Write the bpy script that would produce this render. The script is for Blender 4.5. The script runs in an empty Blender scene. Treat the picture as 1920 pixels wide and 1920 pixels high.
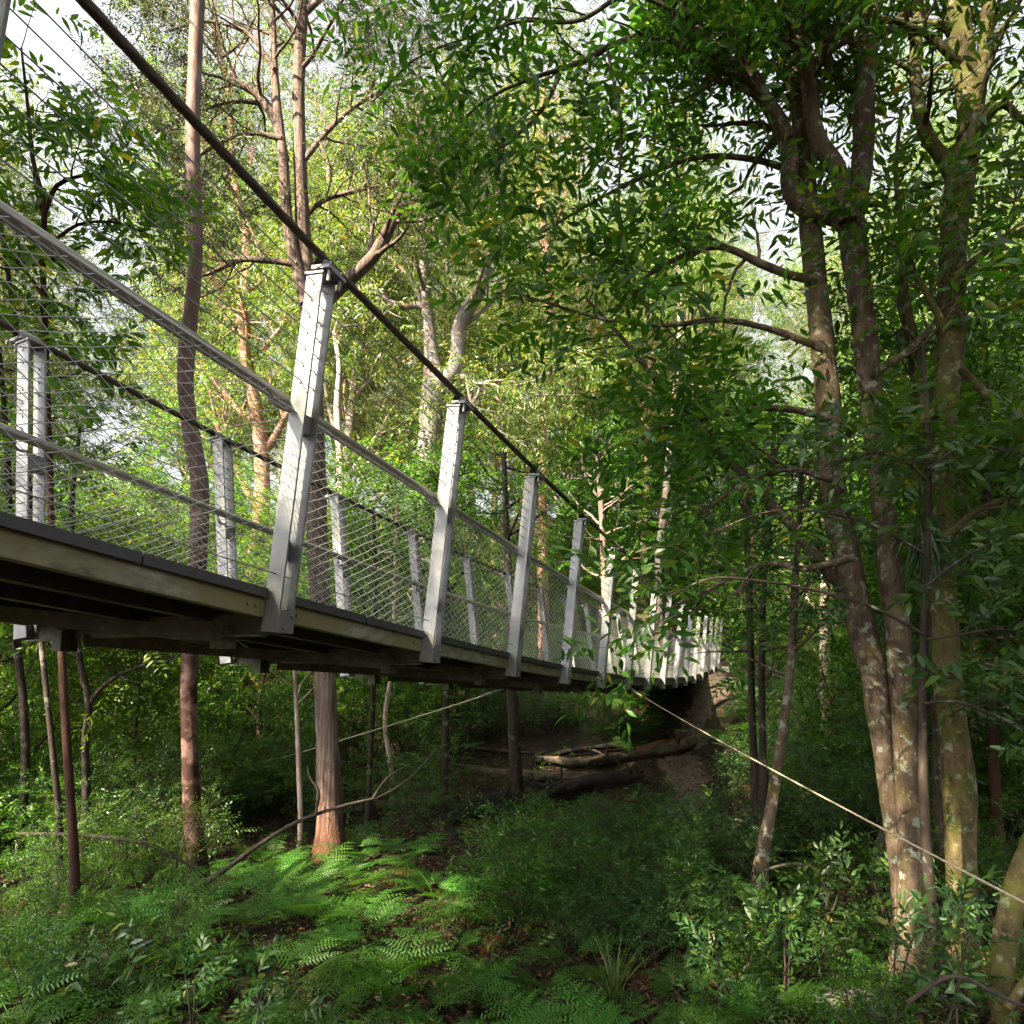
import bpy, math, random
import numpy as np
from mathutils import Vector

C = bpy.context.scene.collection
PI = math.pi
# ------------------------------------------------------------------ camera
F_PX, PITCH, PY0, CAMH = 1363.0, 0.124, 1095.0, 2.4
cam = bpy.data.cameras.new('camera')
cam.sensor_width = 36.0
cam.lens = 36.0 * F_PX / 1920.0
cam.shift_y = (PY0 - 960.0) / 1920.0
cam.clip_start = 0.05
cam.clip_end = 2000.0
cam_o = bpy.data.objects.new('camera', cam)
cam_o.location = (0, 0, CAMH)
cam_o.rotation_euler = (PI / 2 + PITCH, 0, 0)
C.objects.link(cam_o)
scn = bpy.context.scene
scn.camera = cam_o
# ------------------------------------------------------------------ light
SUN = np.array([-0.56, -0.50, 0.66]); SUN = SUN / np.linalg.norm(SUN)   # direction towards the sun
SUN_EL = math.asin(SUN[2]); SUN_AZ = math.atan2(SUN[0], SUN[1])
world = bpy.data.worlds.new('World')
scn.world = world
world.use_nodes = True
wn = world.node_tree.nodes
wn.clear()
sky_t = wn.new('ShaderNodeTexSky')
sky_t.sky_type = 'NISHITA'
sky_t.sun_disc = False
sky_t.sun_elevation = SUN_EL
sky_t.sun_rotation = SUN_AZ
sky_t.air_density = 1.0
sky_t.dust_density = 9.0
sky_t.ozone_density = 1.0
skyhs = wn.new('ShaderNodeHueSaturation')      # thin high haze: a paler, nearly white sky
skyhs.inputs['Saturation'].default_value = 0.18
world.node_tree.links.new(sky_t.outputs[0], skyhs.inputs['Color'])
bgn = wn.new('ShaderNodeBackground')
bgn.inputs['Strength'].default_value = 0.075
wout = wn.new('ShaderNodeOutputWorld')
world.node_tree.links.new(skyhs.outputs[0], bgn.inputs[0])
world.node_tree.links.new(bgn.outputs[0], wout.inputs[0])
sun = bpy.data.lights.new('sun', 'SUN')
sun.energy = 4.6
sun.angle = math.radians(0.5)
sun.color = (1.0, 0.86, 0.62)
sun_o = bpy.data.objects.new('sun', sun)
sun_o.rotation_euler = Vector(SUN).to_track_quat('Z', 'Y').to_euler()
sun_o.location = (0, 0, 60)
C.objects.link(sun_o)
scn.view_settings.view_transform = 'Standard'
scn.view_settings.look = 'None'
scn.view_settings.gamma = 1.0
scn.view_settings.exposure = 2.95
scn.cycles.max_bounces = 7
scn.cycles.diffuse_bounces = 4
scn.cycles.glossy_bounces = 2
scn.cycles.transmission_bounces = 4
scn.cycles.transparent_max_bounces = 4
scn.cycles.caustics_reflective = False
scn.cycles.caustics_refractive = False
scn.cycles.sample_clamp_indirect = 6.0

# ------------------------------------------------------------------ pixel <-> world helpers
cP, sP = math.cos(PITCH), math.sin(PITCH)

def ray(px, py):
    u, v = (px - 960.0) / F_PX, (PY0 - py) / F_PX
    return np.array([u, cP - v * sP, sP + v * cP])

def P(px, py, depth):
    d = ray(px, py)
    return np.array([0, 0, CAMH]) + d * (depth / d[1])

def pr(hw, px, py, depth):          # half width in photo pixels -> metres
    d = ray(px, py)
    return hw * (depth / d[1]) / F_PX

def project(p):
    p = np.asarray(p, float) - np.array([0, 0, CAMH])
    z = p[..., 1] * cP + p[..., 2] * sP
    y = p[..., 2] * cP - p[..., 1] * sP
    return 960 + F_PX * p[..., 0] / z, PY0 - F_PX * y / z, z

# ------------------------------------------------------------------ terrain
def sstep(a, b, x):
    t = np.clip((x - a) / (b - a), 0, 1)
    return t * t * (3 - 2 * t)

def wav(x, y):
    return (0.09 * np.sin(x * 1.1 + 0.7 * y) + 0.07 * np.sin(y * 1.7 - 0.6 * x + 1.3) + 0.04 * np.sin(2.9 * x + 1.9 * y + .4)
            + 0.025 * np.sin(5.1 * x - 3.7 * y))

def terrain(x, y):
    x = np.asarray(x, float); y = np.asarray(y, float)
    z = 0.0 + 2.2 * sstep(11, 26, y) + 0.30 * np.clip(y - 26, 0, 70)
    z = z + 0.9 * sstep(2.5, -2.0, y)
    z = z + 0.5 * sstep(-6, -16, x) + 0.9 * sstep(7, 16, x) * sstep(14, 4, y)
    z = z + 0.55 * np.exp(-((x - 6.0) / 3.2) ** 2) * sstep(14.5, 20, y)
    g = np.exp(-((x - 3.0 - 0.1 * (y - 7)) / 0.8) ** 2) * sstep(4.2, 6, y) * sstep(10.5, 8.5, y)
    z = z - 0.45 * g
    return z + wav(x, y) * (1 + 0.03 * np.clip(y - 10, 0, 60))

def G(px, py):
    d = ray(px, py)
    o = np.array([0, 0, CAMH])
    s = np.linspace(1.0, 60, 1200)
    q = o[None] + d[None] * s[:, None]
    below = q[:, 2] < terrain(q[:, 0], q[:, 1])
    k = int(np.argmax(below)) if below.any() else len(s) - 1
    p = q[k].copy()
    p[2] = float(terrain(p[0], p[1]))
    return p

# ------------------------------------------------------------------ mesh helpers
class MB:
    """collects vertices and faces of several shapes and links them as one mesh object"""
    def __init__(self):
        self.v, self.f, self.n, self.s = [], [], 0, []
    def add(self, V, *faces, smooth=True):
        V = np.asarray(V, np.float32).reshape(-1, 3)
        for Fa in faces:
            if len(Fa):
                self.f.append(np.asarray(Fa, np.int64) + self.n)
                self.s.append(smooth)
        self.v.append(V)
        self.n += len(V)
    def mesh(self, name, mat):
        me = bpy.data.meshes.new(name)
        V = np.concatenate(self.v) if self.v else np.zeros((0, 3), np.float32)
        me.vertices.add(len(V))
        me.vertices.foreach_set('co', V.ravel().astype(np.float32))
        if self.f:
            loops = np.concatenate([a.ravel() for a in self.f])
            tot = np.concatenate([np.full(len(a), a.shape[1]) for a in self.f])
            sm = np.concatenate([np.full(len(a), s) for a, s in zip(self.f, self.s)])
            start = np.concatenate([[0], np.cumsum(tot)[:-1]])
            me.loops.add(len(loops))
            me.loops.foreach_set('vertex_index', loops.astype(np.int32))
            me.polygons.add(len(tot))
            me.polygons.foreach_set('loop_start', start.astype(np.int32))
            me.polygons.foreach_set('loop_total', tot.astype(np.int32))
            me.polygons.foreach_set('use_smooth', sm.astype(bool))
        me.update(calc_edges=True)
        me.validate(verbose=False)
        me.materials.append(mat)
        return me
    def build(self, name, mat, parent=None, loc=None):
        if loc is not None:
            off = np.asarray(loc, np.float32)
            self.v = [v - off for v in self.v]
        return link(name, self.mesh(name, mat), parent, loc)

def link(name, me, parent=None, loc=None):
    o = bpy.data.objects.new(name, me)
    C.objects.link(o)
    if parent is not None:
        o.parent = parent
    if loc is not None and parent is None:
        o.location = tuple(float(c) for c in loc)
    return o

def empty(name, loc):
    o = bpy.data.objects.new(name, None)
    o.empty_display_size = 0.2
    o.location = tuple(float(c) for c in loc)
    C.objects.link(o)
    return o

def tag(o, label=None, cat=None, group=None, kind=None):
    if label: o['label'] = label
    if cat: o['category'] = cat
    if group: o['group'] = group
    if kind: o['kind'] = kind
    return o

def copy_thing(o, loc, rz=0.0, sc=1.0, label=None, group=None):
    c = o.copy(); C.objects.link(c)
    c.location = tuple(float(k) for k in loc); c.rotation_euler = (0, 0, rz)
    c.scale = (sc, sc, sc) if np.isscalar(sc) else sc
    if label: c['label'] = label
    if group: c['group'] = group
    for ch in o.children:
        d = ch.copy(); C.objects.link(d); d.parent = c
    return c

def nrm(a):
    return a / np.maximum(np.linalg.norm(a, axis=-1, keepdims=True), 1e-9)

def tubes(Pt, R, sides):
    """M tubes of K rings in one go: Pt (M,K,3), R (M,K)"""
    Pt = np.asarray(Pt, float); R = np.asarray(R, float)
    if Pt.ndim == 2: Pt = Pt[None]; R = R[None]
    M, K = Pt.shape[:2]
    tan = np.empty_like(Pt)
    tan[:, 1:-1] = Pt[:, 2:] - Pt[:, :-2]; tan[:, 0] = Pt[:, 1] - Pt[:, 0]; tan[:, -1] = Pt[:, -1] - Pt[:, -2]
    tan = nrm(tan)
    mean = nrm(Pt[:, -1] - Pt[:, 0])
    ref = np.where(np.abs(mean[:, 2:3]) > 0.8, np.array([[1.0, 0, 0]]), np.array([[0, 0, 1.0]]))[:, None, :]
    u = nrm(np.cross(np.broadcast_to(ref, tan.shape), tan)); v = np.cross(tan, u)
    a = np.arange(sides) * 2 * PI / sides
    ca, sa = np.cos(a), np.sin(a)
    Rr = R[:, :, None] if R.ndim == 2 else R
    V = Pt[:, :, None] + Rr[..., None] * (u[:, :, None] * ca[None, None, :, None] + v[:, :, None] * sa[None, None, :, None])
    base = (np.arange(M)[:, None, None] * K + np.arange(K - 1)[None, :, None]) * sides
    j = np.arange(sides)[None, None]; j2 = (np.arange(sides) + 1)[None, None] % sides
    Fq = np.stack([base + j, base + j2, base + sides + j2, base + sides + j], -1).reshape(-1, 4)
    return V.reshape(-1, 3), Fq

def resample(pts, step):
    """smooth polyline through (x,y,z,r) control points"""
    p = np.asarray(pts, float)
    d = np.concatenate([[0], np.cumsum(np.linalg.norm(np.diff(p[:, :3], axis=0), axis=1))])
    n = max(3, int(d[-1] / step) + 1)
    t = np.linspace(0, d[-1], n)
    # Catmull-Rom style tangents
    m = np.gradient(p, d, axis=0)
    k = np.clip(np.searchsorted(d, t, side='right') - 1, 0, len(d) - 2)
    h = (d[k + 1] - d[k])[:, None]; s = ((t - d[k]) / (d[k + 1] - d[k]))[:, None]
    return ((2*s**3 - 3*s**2 + 1) * p[k] + (s**3 - 2*s**2 + s) * h * m[k] + (-2*s**3 + 3*s**2) * p[k+1] + (s**3 - s**2) * h * m[k+1])

def log_tube(mb, pts, sides=14, step=0.12, rough=0.06, rng=None, caps=True):
    """trunk or limb with an uneven outline"""
    rng = rng or np.random.default_rng(1)
    q = resample(pts, step)
    K = len(q)
    ph = rng.uniform(0, 6.28, 6)
    a = np.arange(sides) * 2 * PI / sides
    L = np.arange(K) * step
    prof = 1 + rough * (np.sin(a[None] * 2 + ph[0] + L[:, None] * 0.9) + 0.7 * np.sin(a[None] * 3 + ph[1] - L[:, None] * 1.3)
                        + 0.6 * np.sin(L[:, None] * 2.6 + ph[2] + a[None]) + 0.5 * np.sin(L[:, None] * 6.3 + ph[3] + 2 * a[None]))
    prof = prof + rng.normal(0, rough * .35, prof.shape)
    R = np.maximum(q[:, 3], 0.002)[:, None] * prof
    V, Fq = tubes(q[None, :, :3], R[None], sides)
    mb.add(V, Fq)
    if caps:
        for k, flip in ((0, True), (K - 1, False)):
            ring = np.arange(sides) + k * sides
            cen = q[k, :3][None]
            vv = np.concatenate([V[ring], cen])
            f = np.array([[i, (i + 1) % sides, sides] for i in range(sides)])
            mb.add(vv, f[:, ::-1] if flip else f, smooth=False)
    return q

def px_line(pts, depth):
    """pts: (px, py, half width px[, depth])"""
    out = []
    for p in pts:
        d = p[3] if len(p) > 3 else depth
        w = P(p[0], p[1], d)
        out.append([*w, pr(p[2], p[0], p[1], d)])
    return np.array(out)

def box(mb, c, ax, ay, az, hx, hy, hz):
    c = np.asarray(c, float)
    V = [c + sx * hx * ax + sy * hy * ay + sz * hz * az for sx in (-1, 1) for sy in (-1, 1) for sz in (-1, 1)]
    Fq = [[0, 1, 3, 2], [4, 6, 7, 5], [0, 4, 5, 1], [2, 3, 7, 6], [0, 2, 6, 4], [1, 5, 7, 3]]
    mb.add(V, Fq, smooth=False)

def prism(mb, A, B, quad):
    """extrude quad cross-section offsets (list of 3D offsets) from A to B"""
    q = np.asarray(quad, float); n = len(q)
    V = np.concatenate([np.asarray(A) + q, np.asarray(B) + q])
    Fq = [[i, (i + 1) % n, n + (i + 1) % n, n + i] for i in range(n)]
    mb.add(V, Fq, smooth=False)
    mb.add(np.asarray(A) + q, [list(range(n))[::-1]], smooth=False)
    mb.add(np.asarray(B) + q, [list(range(n))], smooth=False)

# ------------------------------------------------------------------ materials
def new_mat(name):
    m = bpy.data.materials.new(name); m.use_nodes = True
    nt = m.node_tree; nt.nodes.clear()
    return m, nt, nt.nodes, nt.links

def ramp(nodes, stops, interp='LINEAR'):
    r = nodes.new('ShaderNodeValToRGB'); r.color_ramp.interpolation = interp
    e = r.color_ramp.elements
    while len(e) < len(stops): e.new(0.5)
    for k, (p, c) in enumerate(stops):
        e[k].position = p; e[k].color = (*c, 1)
    return r

def leaf_mat(name, stops, trans=0.35, rough=0.42, tcol=1.9, var=0.18, spec=0.45):
    m, nt, N, L = new_mat(name)
    geo = N.new('ShaderNodeNewGeometry'); oi = N.new('ShaderNodeObjectInfo')
    r = ramp(N, stops)
    L.new(geo.outputs['Random Per Island'], r.inputs[0])
    hs = N.new('ShaderNodeHueSaturation')
    mr = N.new('ShaderNodeMapRange'); mr.inputs[3].default_value = 1 - var; mr.inputs[4].default_value = 1 + var
    L.new(oi.outputs['Random'], mr.inputs[0]); L.new(mr.outputs[0], hs.inputs['Value'])
    mh = N.new('ShaderNodeMapRange'); mh.inputs[3].default_value = 0.488; mh.inputs[4].default_value = 0.512
    L.new(oi.outputs['Random'], mh.inputs[0]); L.new(mh.outputs[0], hs.inputs['Hue'])
    L.new(r.outputs[0], hs.inputs['Color'])
    b = N.new('ShaderNodeBsdfPrincipled')
    b.inputs['Roughness'].default_value = rough; b.inputs['Specular IOR Level'].default_value = spec
    L.new(hs.outputs[0], b.inputs['Base Color'])
    t = N.new('ShaderNodeBsdfTranslucent')
    mx = N.new('ShaderNodeMix'); mx.data_type = 'RGBA'; mx.blend_type = 'MULTIPLY'; mx.inputs[0].default_value = 1
    mx.inputs[7].default_value = (tcol * 1.15, tcol, tcol * 0.45, 1)
    L.new(hs.outputs[0], mx.inputs[6]); L.new(mx.outputs[2], t.inputs['Color'])
    ms = N.new('ShaderNodeMixShader'); ms.inputs[0].default_value = trans
    L.new(b.outputs[0], ms.inputs[1]); L.new(t.outputs[0], ms.inputs[2])
    o = N.new('ShaderNodeOutputMaterial'); L.new(ms.outputs[0], o.inputs[0])
    return m

def bark_mat(name, stops, stretch=(9, 9, 1.2), scale=1.0, bump=0.5, blot=None, blot_at=(0.56, 0.62), rough=0.85, grad=None, bscale=5.0, blot2=None, blot2_at=(0.55, 0.6)):
    """streaky bark; blot = colour of lichen blotches; grad = (z0, z1, colour) a different bark near the ground"""
    m, nt, N, L = new_mat(name)
    tc = N.new('ShaderNodeTexCoord')
    mp = N.new('ShaderNodeMapping'); mp.inputs['Scale'].default_value = stretch
    L.new(tc.outputs['Object'], mp.inputs[0])
    n1 = N.new('ShaderNodeTexNoise'); n1.inputs['Scale'].default_value = scale; n1.inputs['Detail'].default_value = 7; n1.inputs['Roughness'].default_value = 0.65
    L.new(mp.outputs[0], n1.inputs['Vector'])
    r = ramp(N, stops); L.new(n1.outputs[0], r.inputs[0])
    col = r.outputs[0]
    n3 = N.new('ShaderNodeTexNoise'); n3.inputs['Scale'].default_value = bscale * 6; n3.inputs['Detail'].default_value = 4
    L.new(tc.outputs['Object'], n3.inputs['Vector'])
    def over(col, c2, at, sc, seed):
        mp2 = N.new('ShaderNodeMapping'); mp2.inputs['Location'].default_value = (seed, seed * .7, seed * 1.3)
        L.new(tc.outputs['Object'], mp2.inputs[0])
        n2 = N.new('ShaderNodeTexNoise'); n2.inputs['Scale'].default_value = sc; n2.inputs['Detail'].default_value = 6; n2.inputs['Roughness'].default_value = 0.62
        L.new(mp2.outputs[0], n2.inputs['Vector'])
        rr = ramp(N, [(at[0], (0, 0, 0)), (at[1], (1, 1, 1))]); L.new(n2.outputs[0], rr.inputs[0])
        mx = N.new('ShaderNodeMix'); mx.data_type = 'RGBA'
        L.new(rr.outputs[0], mx.inputs[0]); L.new(col, mx.inputs[6]); mx.inputs[7].default_value = (*c2, 1)
        return mx.outputs[2]
    if grad:
        sx = N.new('ShaderNodeSeparateXYZ'); L.new(tc.outputs['Object'], sx.inputs[0])
        ad = N.new('ShaderNodeMath'); ad.operation = 'MULTIPLY_ADD'; ad.inputs[1].default_value = 2.2
        L.new(n1.outputs[0], ad.inputs[0]); L.new(sx.outputs[2], ad.inputs[2])
        mr = N.new('ShaderNodeMapRange'); mr.inputs[1].default_value = grad[0] + 1.1; mr.inputs[2].default_value = grad[1] + 1.1
        L.new(ad.outputs[0], mr.inputs[0])
        mx = N.new('ShaderNodeMix'); mx.data_type = 'RGBA'; L.new(mr.outputs[0], mx.inputs[0])
        r2 = ramp(N, [(0.3, tuple(c * .45 for c in grad[2])), (0.7, grad[2])]); L.new(n1.outputs[0], r2.inputs[0])
        L.new(r2.outputs[0], mx.inputs[6]); L.new(col, mx.inputs[7]); col = mx.outputs[2]
    if blot2: col = over(col, blot2, blot2_at, bscale * .55, 17.0)
    if blot: col = over(col, blot, blot_at, bscale, 3.0)
    b = N.new('ShaderNodeBsdfPrincipled'); b.inputs['Roughness'].default_value = rough; b.inputs['Specular IOR Level'].default_value = 0.25
    L.new(col, b.inputs['Base Color'])
    sm = N.new('ShaderNodeMath'); sm.operation = 'MULTIPLY_ADD'; sm.inputs[1].default_value = 0.35
    L.new(n3.outputs[0], sm.inputs[0]); L.new(n1.outputs[0], sm.inputs[2])
    bp = N.new('ShaderNodeBump'); bp.inputs['Strength'].default_value = bump; bp.inputs['Distance'].default_value = 0.03
    L.new(sm.outputs[0], bp.inputs['Height']); L.new(bp.outputs[0], b.inputs['Normal'])
    o = N.new('ShaderNodeOutputMaterial'); L.new(b.outputs[0], o.inputs[0])
    return m

def metal_mat(name, stops, metallic=0.6, rough=0.45, scale=6.0, stretch=(1, 1, 1), bump=0.08, stain=None):
    m, nt, N, L = new_mat(name)
    tc = N.new('ShaderNodeTexCoord')
    mp = N.new('ShaderNodeMapping'); mp.inputs['Scale'].default_value = stretch
    L.new(tc.outputs['Object'], mp.inputs[0])
    n1 = N.new('ShaderNodeTexNoise'); n1.inputs['Scale'].default_value = scale; n1.inputs['Detail'].default_value = 8; n1.inputs['Roughness'].default_value = 0.7
    L.new(mp.outputs[0], n1.inputs['Vector'])
    r = ramp(N, stops); L.new(n1.outputs[0], r.inputs[0])
    col = r.outputs[0]
    if stain:
        n2 = N.new('ShaderNodeTexNoise'); n2.inputs['Scale'].default_value = 1.7; n2.inputs['Detail'].default_value = 6
        L.new(tc.outputs['Object'], n2.inputs['Vector'])
        rr = ramp(N, [(0.45, (0, 0, 0)), (0.62, (1, 1, 1))]); L.new(n2.outputs[0], rr.inputs[0])
        mx = N.new('ShaderNodeMix'); mx.data_type = 'RGBA'; L.new(rr.outputs[0], mx.inputs[0])
        L.new(col, mx.inputs[6]); mx.inputs[7].default_value = (*stain, 1); col = mx.outputs[2]
    b = N.new('ShaderNodeBsdfPrincipled'); b.inputs['Metallic'].default_value = metallic
    L.new(col, b.inputs['Base Color'])
    mr = N.new('ShaderNodeMapRange'); mr.inputs[3].default_value = rough - .1; mr.inputs[4].default_value = rough + .15
    L.new(n1.outputs[0], mr.inputs[0]); L.new(mr.outputs[0], b.inputs['Roughness'])
    bp = N.new('ShaderNodeBump'); bp.inputs['Strength'].default_value = bump; bp.inputs['Distance'].default_value = 0.005
    L.new(n1.outputs[0], bp.inputs['Height']); L.new(bp.outputs[0], b.inputs['Normal'])
    o = N.new('ShaderNodeOutputMaterial'); L.new(b.outputs[0], o.inputs[0])
    return m

def ground_mat(name, stops, scale=3.0, bump=0.6, fine=40.0):
    m, nt, N, L = new_mat(name)
    tc = N.new('ShaderNodeTexCoord')
    n1 = N.new('ShaderNodeTexNoise'); n1.inputs['Scale'].default_value = scale; n1.inputs['Detail'].default_value = 8; n1.inputs['Roughness'].default_value = .7
    L.new(tc.outputs['Object'], n1.inputs['Vector'])
    vo = N.new('ShaderNodeTexVoronoi'); vo.inputs['Scale'].default_value = fine; vo.inputs['Randomness'].default_value = 1
    L.new(tc.outputs['Object'], vo.inputs['Vector'])
    sp = N.new('ShaderNodeSeparateColor'); L.new(vo.outputs['Color'], sp.inputs[0])
    ad = N.new('ShaderNodeMath'); ad.operation = 'MULTIPLY_ADD'; ad.inputs[1].default_value = .35
    L.new(sp.outputs[0], ad.inputs[0]); L.new(n1.outputs[0], ad.inputs[2])
    sb = N.new('ShaderNodeMath'); sb.operation = 'SUBTRACT'; sb.inputs[1].default_value = .17; L.new(ad.outputs[0], sb.inputs[0])
    r = ramp(N, stops); L.new(sb.outputs[0], r.inputs[0])
    b = N.new('ShaderNodeBsdfPrincipled'); b.inputs['Roughness'].default_value = .9; b.inputs['Specular IOR Level'].default_value = .2
    L.new(r.outputs[0], b.inputs['Base Color'])
    bp = N.new('ShaderNodeBump'); bp.inputs['Strength'].default_value = bump; bp.inputs['Distance'].default_value = .04
    L.new(ad.outputs[0], bp.inputs['Height']); L.new(bp.outputs[0], b.inputs['Normal'])
    o = N.new('ShaderNodeOutputMaterial'); L.new(b.outputs[0], o.inputs[0])
    return m

M = {}
M['leaf_broad'] = leaf_mat('broad green leaf', [(0, (.018, .058, .009)), (.45, (.032, .098, .011)), (.85, (.055, .135, .015)), (.975, (.10, .16, .022)), (1, (.20, .16, .03))], trans=.50)
M['leaf_dark'] = leaf_mat('dark glossy leaf', [(0, (.018, .052, .014)), (.5, (.032, .085, .020)), (.95, (.055, .115, .022)), (1, (.13, .11, .02))], trans=.36, rough=.40, spec=.42)
M['leaf_gum'] = leaf_mat('gum leaf', [(0, (.038, .090, .013)), (.5, (.068, .140, .018)), (.86, (.135, .185, .030)), (1, (.26, .20, .07))], trans=.40, rough=.38, spec=.6)
M['leaf_gum_grey'] = leaf_mat('grey green gum leaf', [(0, (.034, .052, .026)), (.5, (.055, .080, .036)), (.95, (.085, .110, .048)), (1, (.14, .11, .05))], trans=.30, rough=.42)
M['leaf_sapling'] = leaf_mat('bright sapling leaf', [(0, (.030, .080, .010)), (.5, (.055, .130, .012)), (.93, (.090, .170, .018)), (1, (.22, .20, .02))], trans=.48)
M['fern'] = leaf_mat('fern green', [(0, (.036, .110, .014)), (1, (.058, .145, .018))], trans=.42, rough=.5, spec=.35, var=.25)
M['grass'] = leaf_mat('tussock green', [(0, (.03, .07, .015)), (1, (.10, .14, .03))], trans=.35)
M['litter'] = leaf_mat('dead leaf', [(0, (.014, .008, .005)), (.4, (.036, .018, .009)), (.75, (.075, .040, .020)), (.93, (.15, .10, .06)), (1, (.17, .06, .018))], trans=.08, rough=.6, spec=.3, tcol=1.2)
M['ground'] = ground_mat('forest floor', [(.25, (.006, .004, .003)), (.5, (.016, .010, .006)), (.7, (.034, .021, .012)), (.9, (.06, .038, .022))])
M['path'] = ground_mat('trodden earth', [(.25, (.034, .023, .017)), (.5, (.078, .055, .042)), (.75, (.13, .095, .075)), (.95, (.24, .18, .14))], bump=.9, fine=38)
M['bark_lichen'] = bark_mat('lichen bark', [(.3, (.020, .014, .010)), (.48, (.070, .048, .033)), (.66, (.13, .095, .065)), (.85, (.21, .17, .12))], stretch=(6, 6, 2.6), scale=1.8, bump=.8,
                            blot=(.19, .205, .155), blot_at=(.555, .625), bscale=10.0, blot2=(.075, .062, .018), blot2_at=(.50, .66))
M['bark_moss'] = bark_mat('mossy bark', [(.3, (.020, .014, .008)), (.48, (.070, .052, .022)), (.66, (.12, .095, .040)), (.85, (.20, .17, .10))], stretch=(6, 6, 3), scale=1.8, bump=.8, blot=(.16, .17, .10), blot_at=(.56, .64), bscale=9, blot2=(.060, .065, .010), blot2_at=(.46, .60))
M['bark_gum'] = bark_mat('smooth gum bark', [(.3, (.085, .050, .043)), (.55, (.17, .115, .108)), (.75, (.25, .20, .19))], stretch=(5, 5, 1.6), scale=1.7, bump=.4,
                         blot=(.15, .085, .07), blot_at=(.48, .60), bscale=3.0, rough=.7, grad=(2.6, 5.8, (.030, .0095, .0055)))
M['bark_string'] = bark_mat('stringy bark', [(.3, (.045, .032, .026)), (.5, (.14, .10, .085)), (.72, (.26, .20, .175))], stretch=(26, 26, 1.0), scale=1.0, bump=1.0, rough=.95, grad=(.3, 1.5, (.10, .040, .022)))
M['bark_pale'] = bark_mat('pale gum bark', [(.3, (.24, .17, .13)), (.55, (.42, .33, .28)), (.78, (.55, .46, .41))], stretch=(2, 2, 1.0), scale=1.2, bump=.25, blot=(.30, .17, .11), blot_at=(.54, .66), bscale=1.6)
M['bark_grey'] = bark_mat('grey gum bark', [(.3, (.10, .085, .080)), (.55, (.18, .155, .15)), (.78, (.26, .23, .225))], stretch=(4, 4, 1.0), scale=1.2, bump=.4, blot=(.20, .105, .07), blot_at=(.55, .66), bscale=1.6)
M['bark_pink'] = bark_mat('pink gum bark', [(.3, (.22, .10, .07)), (.55, (.38, .21, .15)), (.8, (.5, .33, .26))], stretch=(3, 3, 1.0), scale=1.2, bump=.3, blot=(.18, .10, .07), blot_at=(.54, .64), bscale=1.8)
M['bark_dark'] = bark_mat('dark thin bark', [(.3, (.010, .007, .005)), (.55, (.030, .021, .016)), (.8, (.065, .050, .038))], stretch=(10, 10, 3), scale=1.2, bump=.5, blot=(.12, .115, .09), blot_at=(.6, .66), bscale=5)
M['bark_red'] = bark_mat('red brown bark', [(.3, (.016, .007, .005)), (.55, (.045, .018, .011)), (.8, (.085, .042, .028))], stretch=(8, 8, 1.5), scale=1.2, bump=.6)
M['log'] = bark_mat('fallen log bark', [(.3, (.018, .012, .009)), (.5, (.055, .040, .030)), (.7, (.12, .092, .072)), (.9, (.20, .16, .13))], stretch=(6, 6, 6), scale=1.0, bump=.8, blot=(.045, .055, .015), blot_at=(.58, .68), bscale=2.5)
M['log_black'] = bark_mat('charred log', [(.3, (.004, .003, .003)), (.6, (.016, .012, .010)), (.85, (.045, .036, .030))], stretch=(6, 6, 6), scale=1.0, bump=.9)
M['log_red'] = bark_mat('rotting red log', [(.3, (.04, .014, .008)), (.6, (.12, .048, .026)), (.85, (.22, .11, .07))], stretch=(6, 6, 6), scale=1.0, bump=.8)
M['cut_wood'] = bark_mat('cut wood', [(.3, (.18, .09, .045)), (.7, (.36, .21, .11))], stretch=(9, 9, 9), scale=1.2, bump=.4)
M['twig'] = bark_mat('twig bark', [(.3, (.016, .012, .009)), (.7, (.055, .042, .032))], stretch=(14, 14, 14), scale=1.0, bump=.3)
M['rock'] = bark_mat('mossy rock', [(.3, (.06, .055, .05)), (.7, (.2, .18, .16))], stretch=(4, 4, 4), scale=1.0, bump=.6, blot=(.05, .075, .015), blot_at=(.5, .6), bscale=3)
M['galv'] = metal_mat('galvanised steel', [(.3, (.15, .155, .165)), (.52, (.24, .245, .255)), (.75, (.33, .335, .34))], metallic=.35, rough=.50, scale=9.0, bump=.05, stain=(.14, .145, .135))
M['galv_dirty'] = metal_mat('stained galvanised steel', [(.32, (.045, .046, .028)), (.48, (.15, .155, .10)), (.7, (.30, .31, .23))], metallic=.15, rough=.6, scale=7.0, bump=.2, stretch=(1, 1, 2.5), stain=(.15, .14, .055))
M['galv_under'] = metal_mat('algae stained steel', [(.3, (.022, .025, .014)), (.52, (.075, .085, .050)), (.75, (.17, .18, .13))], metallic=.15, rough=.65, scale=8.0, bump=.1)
M['rail'] = metal_mat('rail tube', [(.3, (.26, .25, .225)), (.7, (.40, .385, .35))], metallic=.75, rough=.30, scale=18.0, stretch=(1, 1, 1), bump=.02)
M['wire'] = metal_mat('wire', [(.3, (.22, .22, .22)), (.7, (.34, .34, .34))], metallic=.7, rough=.4)
M['mesh_wire'] = metal_mat('mesh wire', [(.3, (.48, .49, .48)), (.7, (.66, .66, .64))], metallic=.3, rough=.4)
M['cable'] = metal_mat('weathered cable', [(.3, (.030, .022, .016)), (.6, (.075, .055, .040)), (.8, (.13, .105, .075))], metallic=.3, rough=.6, scale=30, bump=.2)
M['deck'] = metal_mat('dark deck board', [(.3, (.018, .018, .019)), (.7, (.045, .045, .047))], metallic=0, rough=.5, scale=20, bump=.2)
M['rope'] = metal_mat('tan rope', [(.3, (.20, .155, .10)), (.7, (.42, .35, .25))], metallic=0, rough=.8, scale=60, bump=.3)
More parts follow.
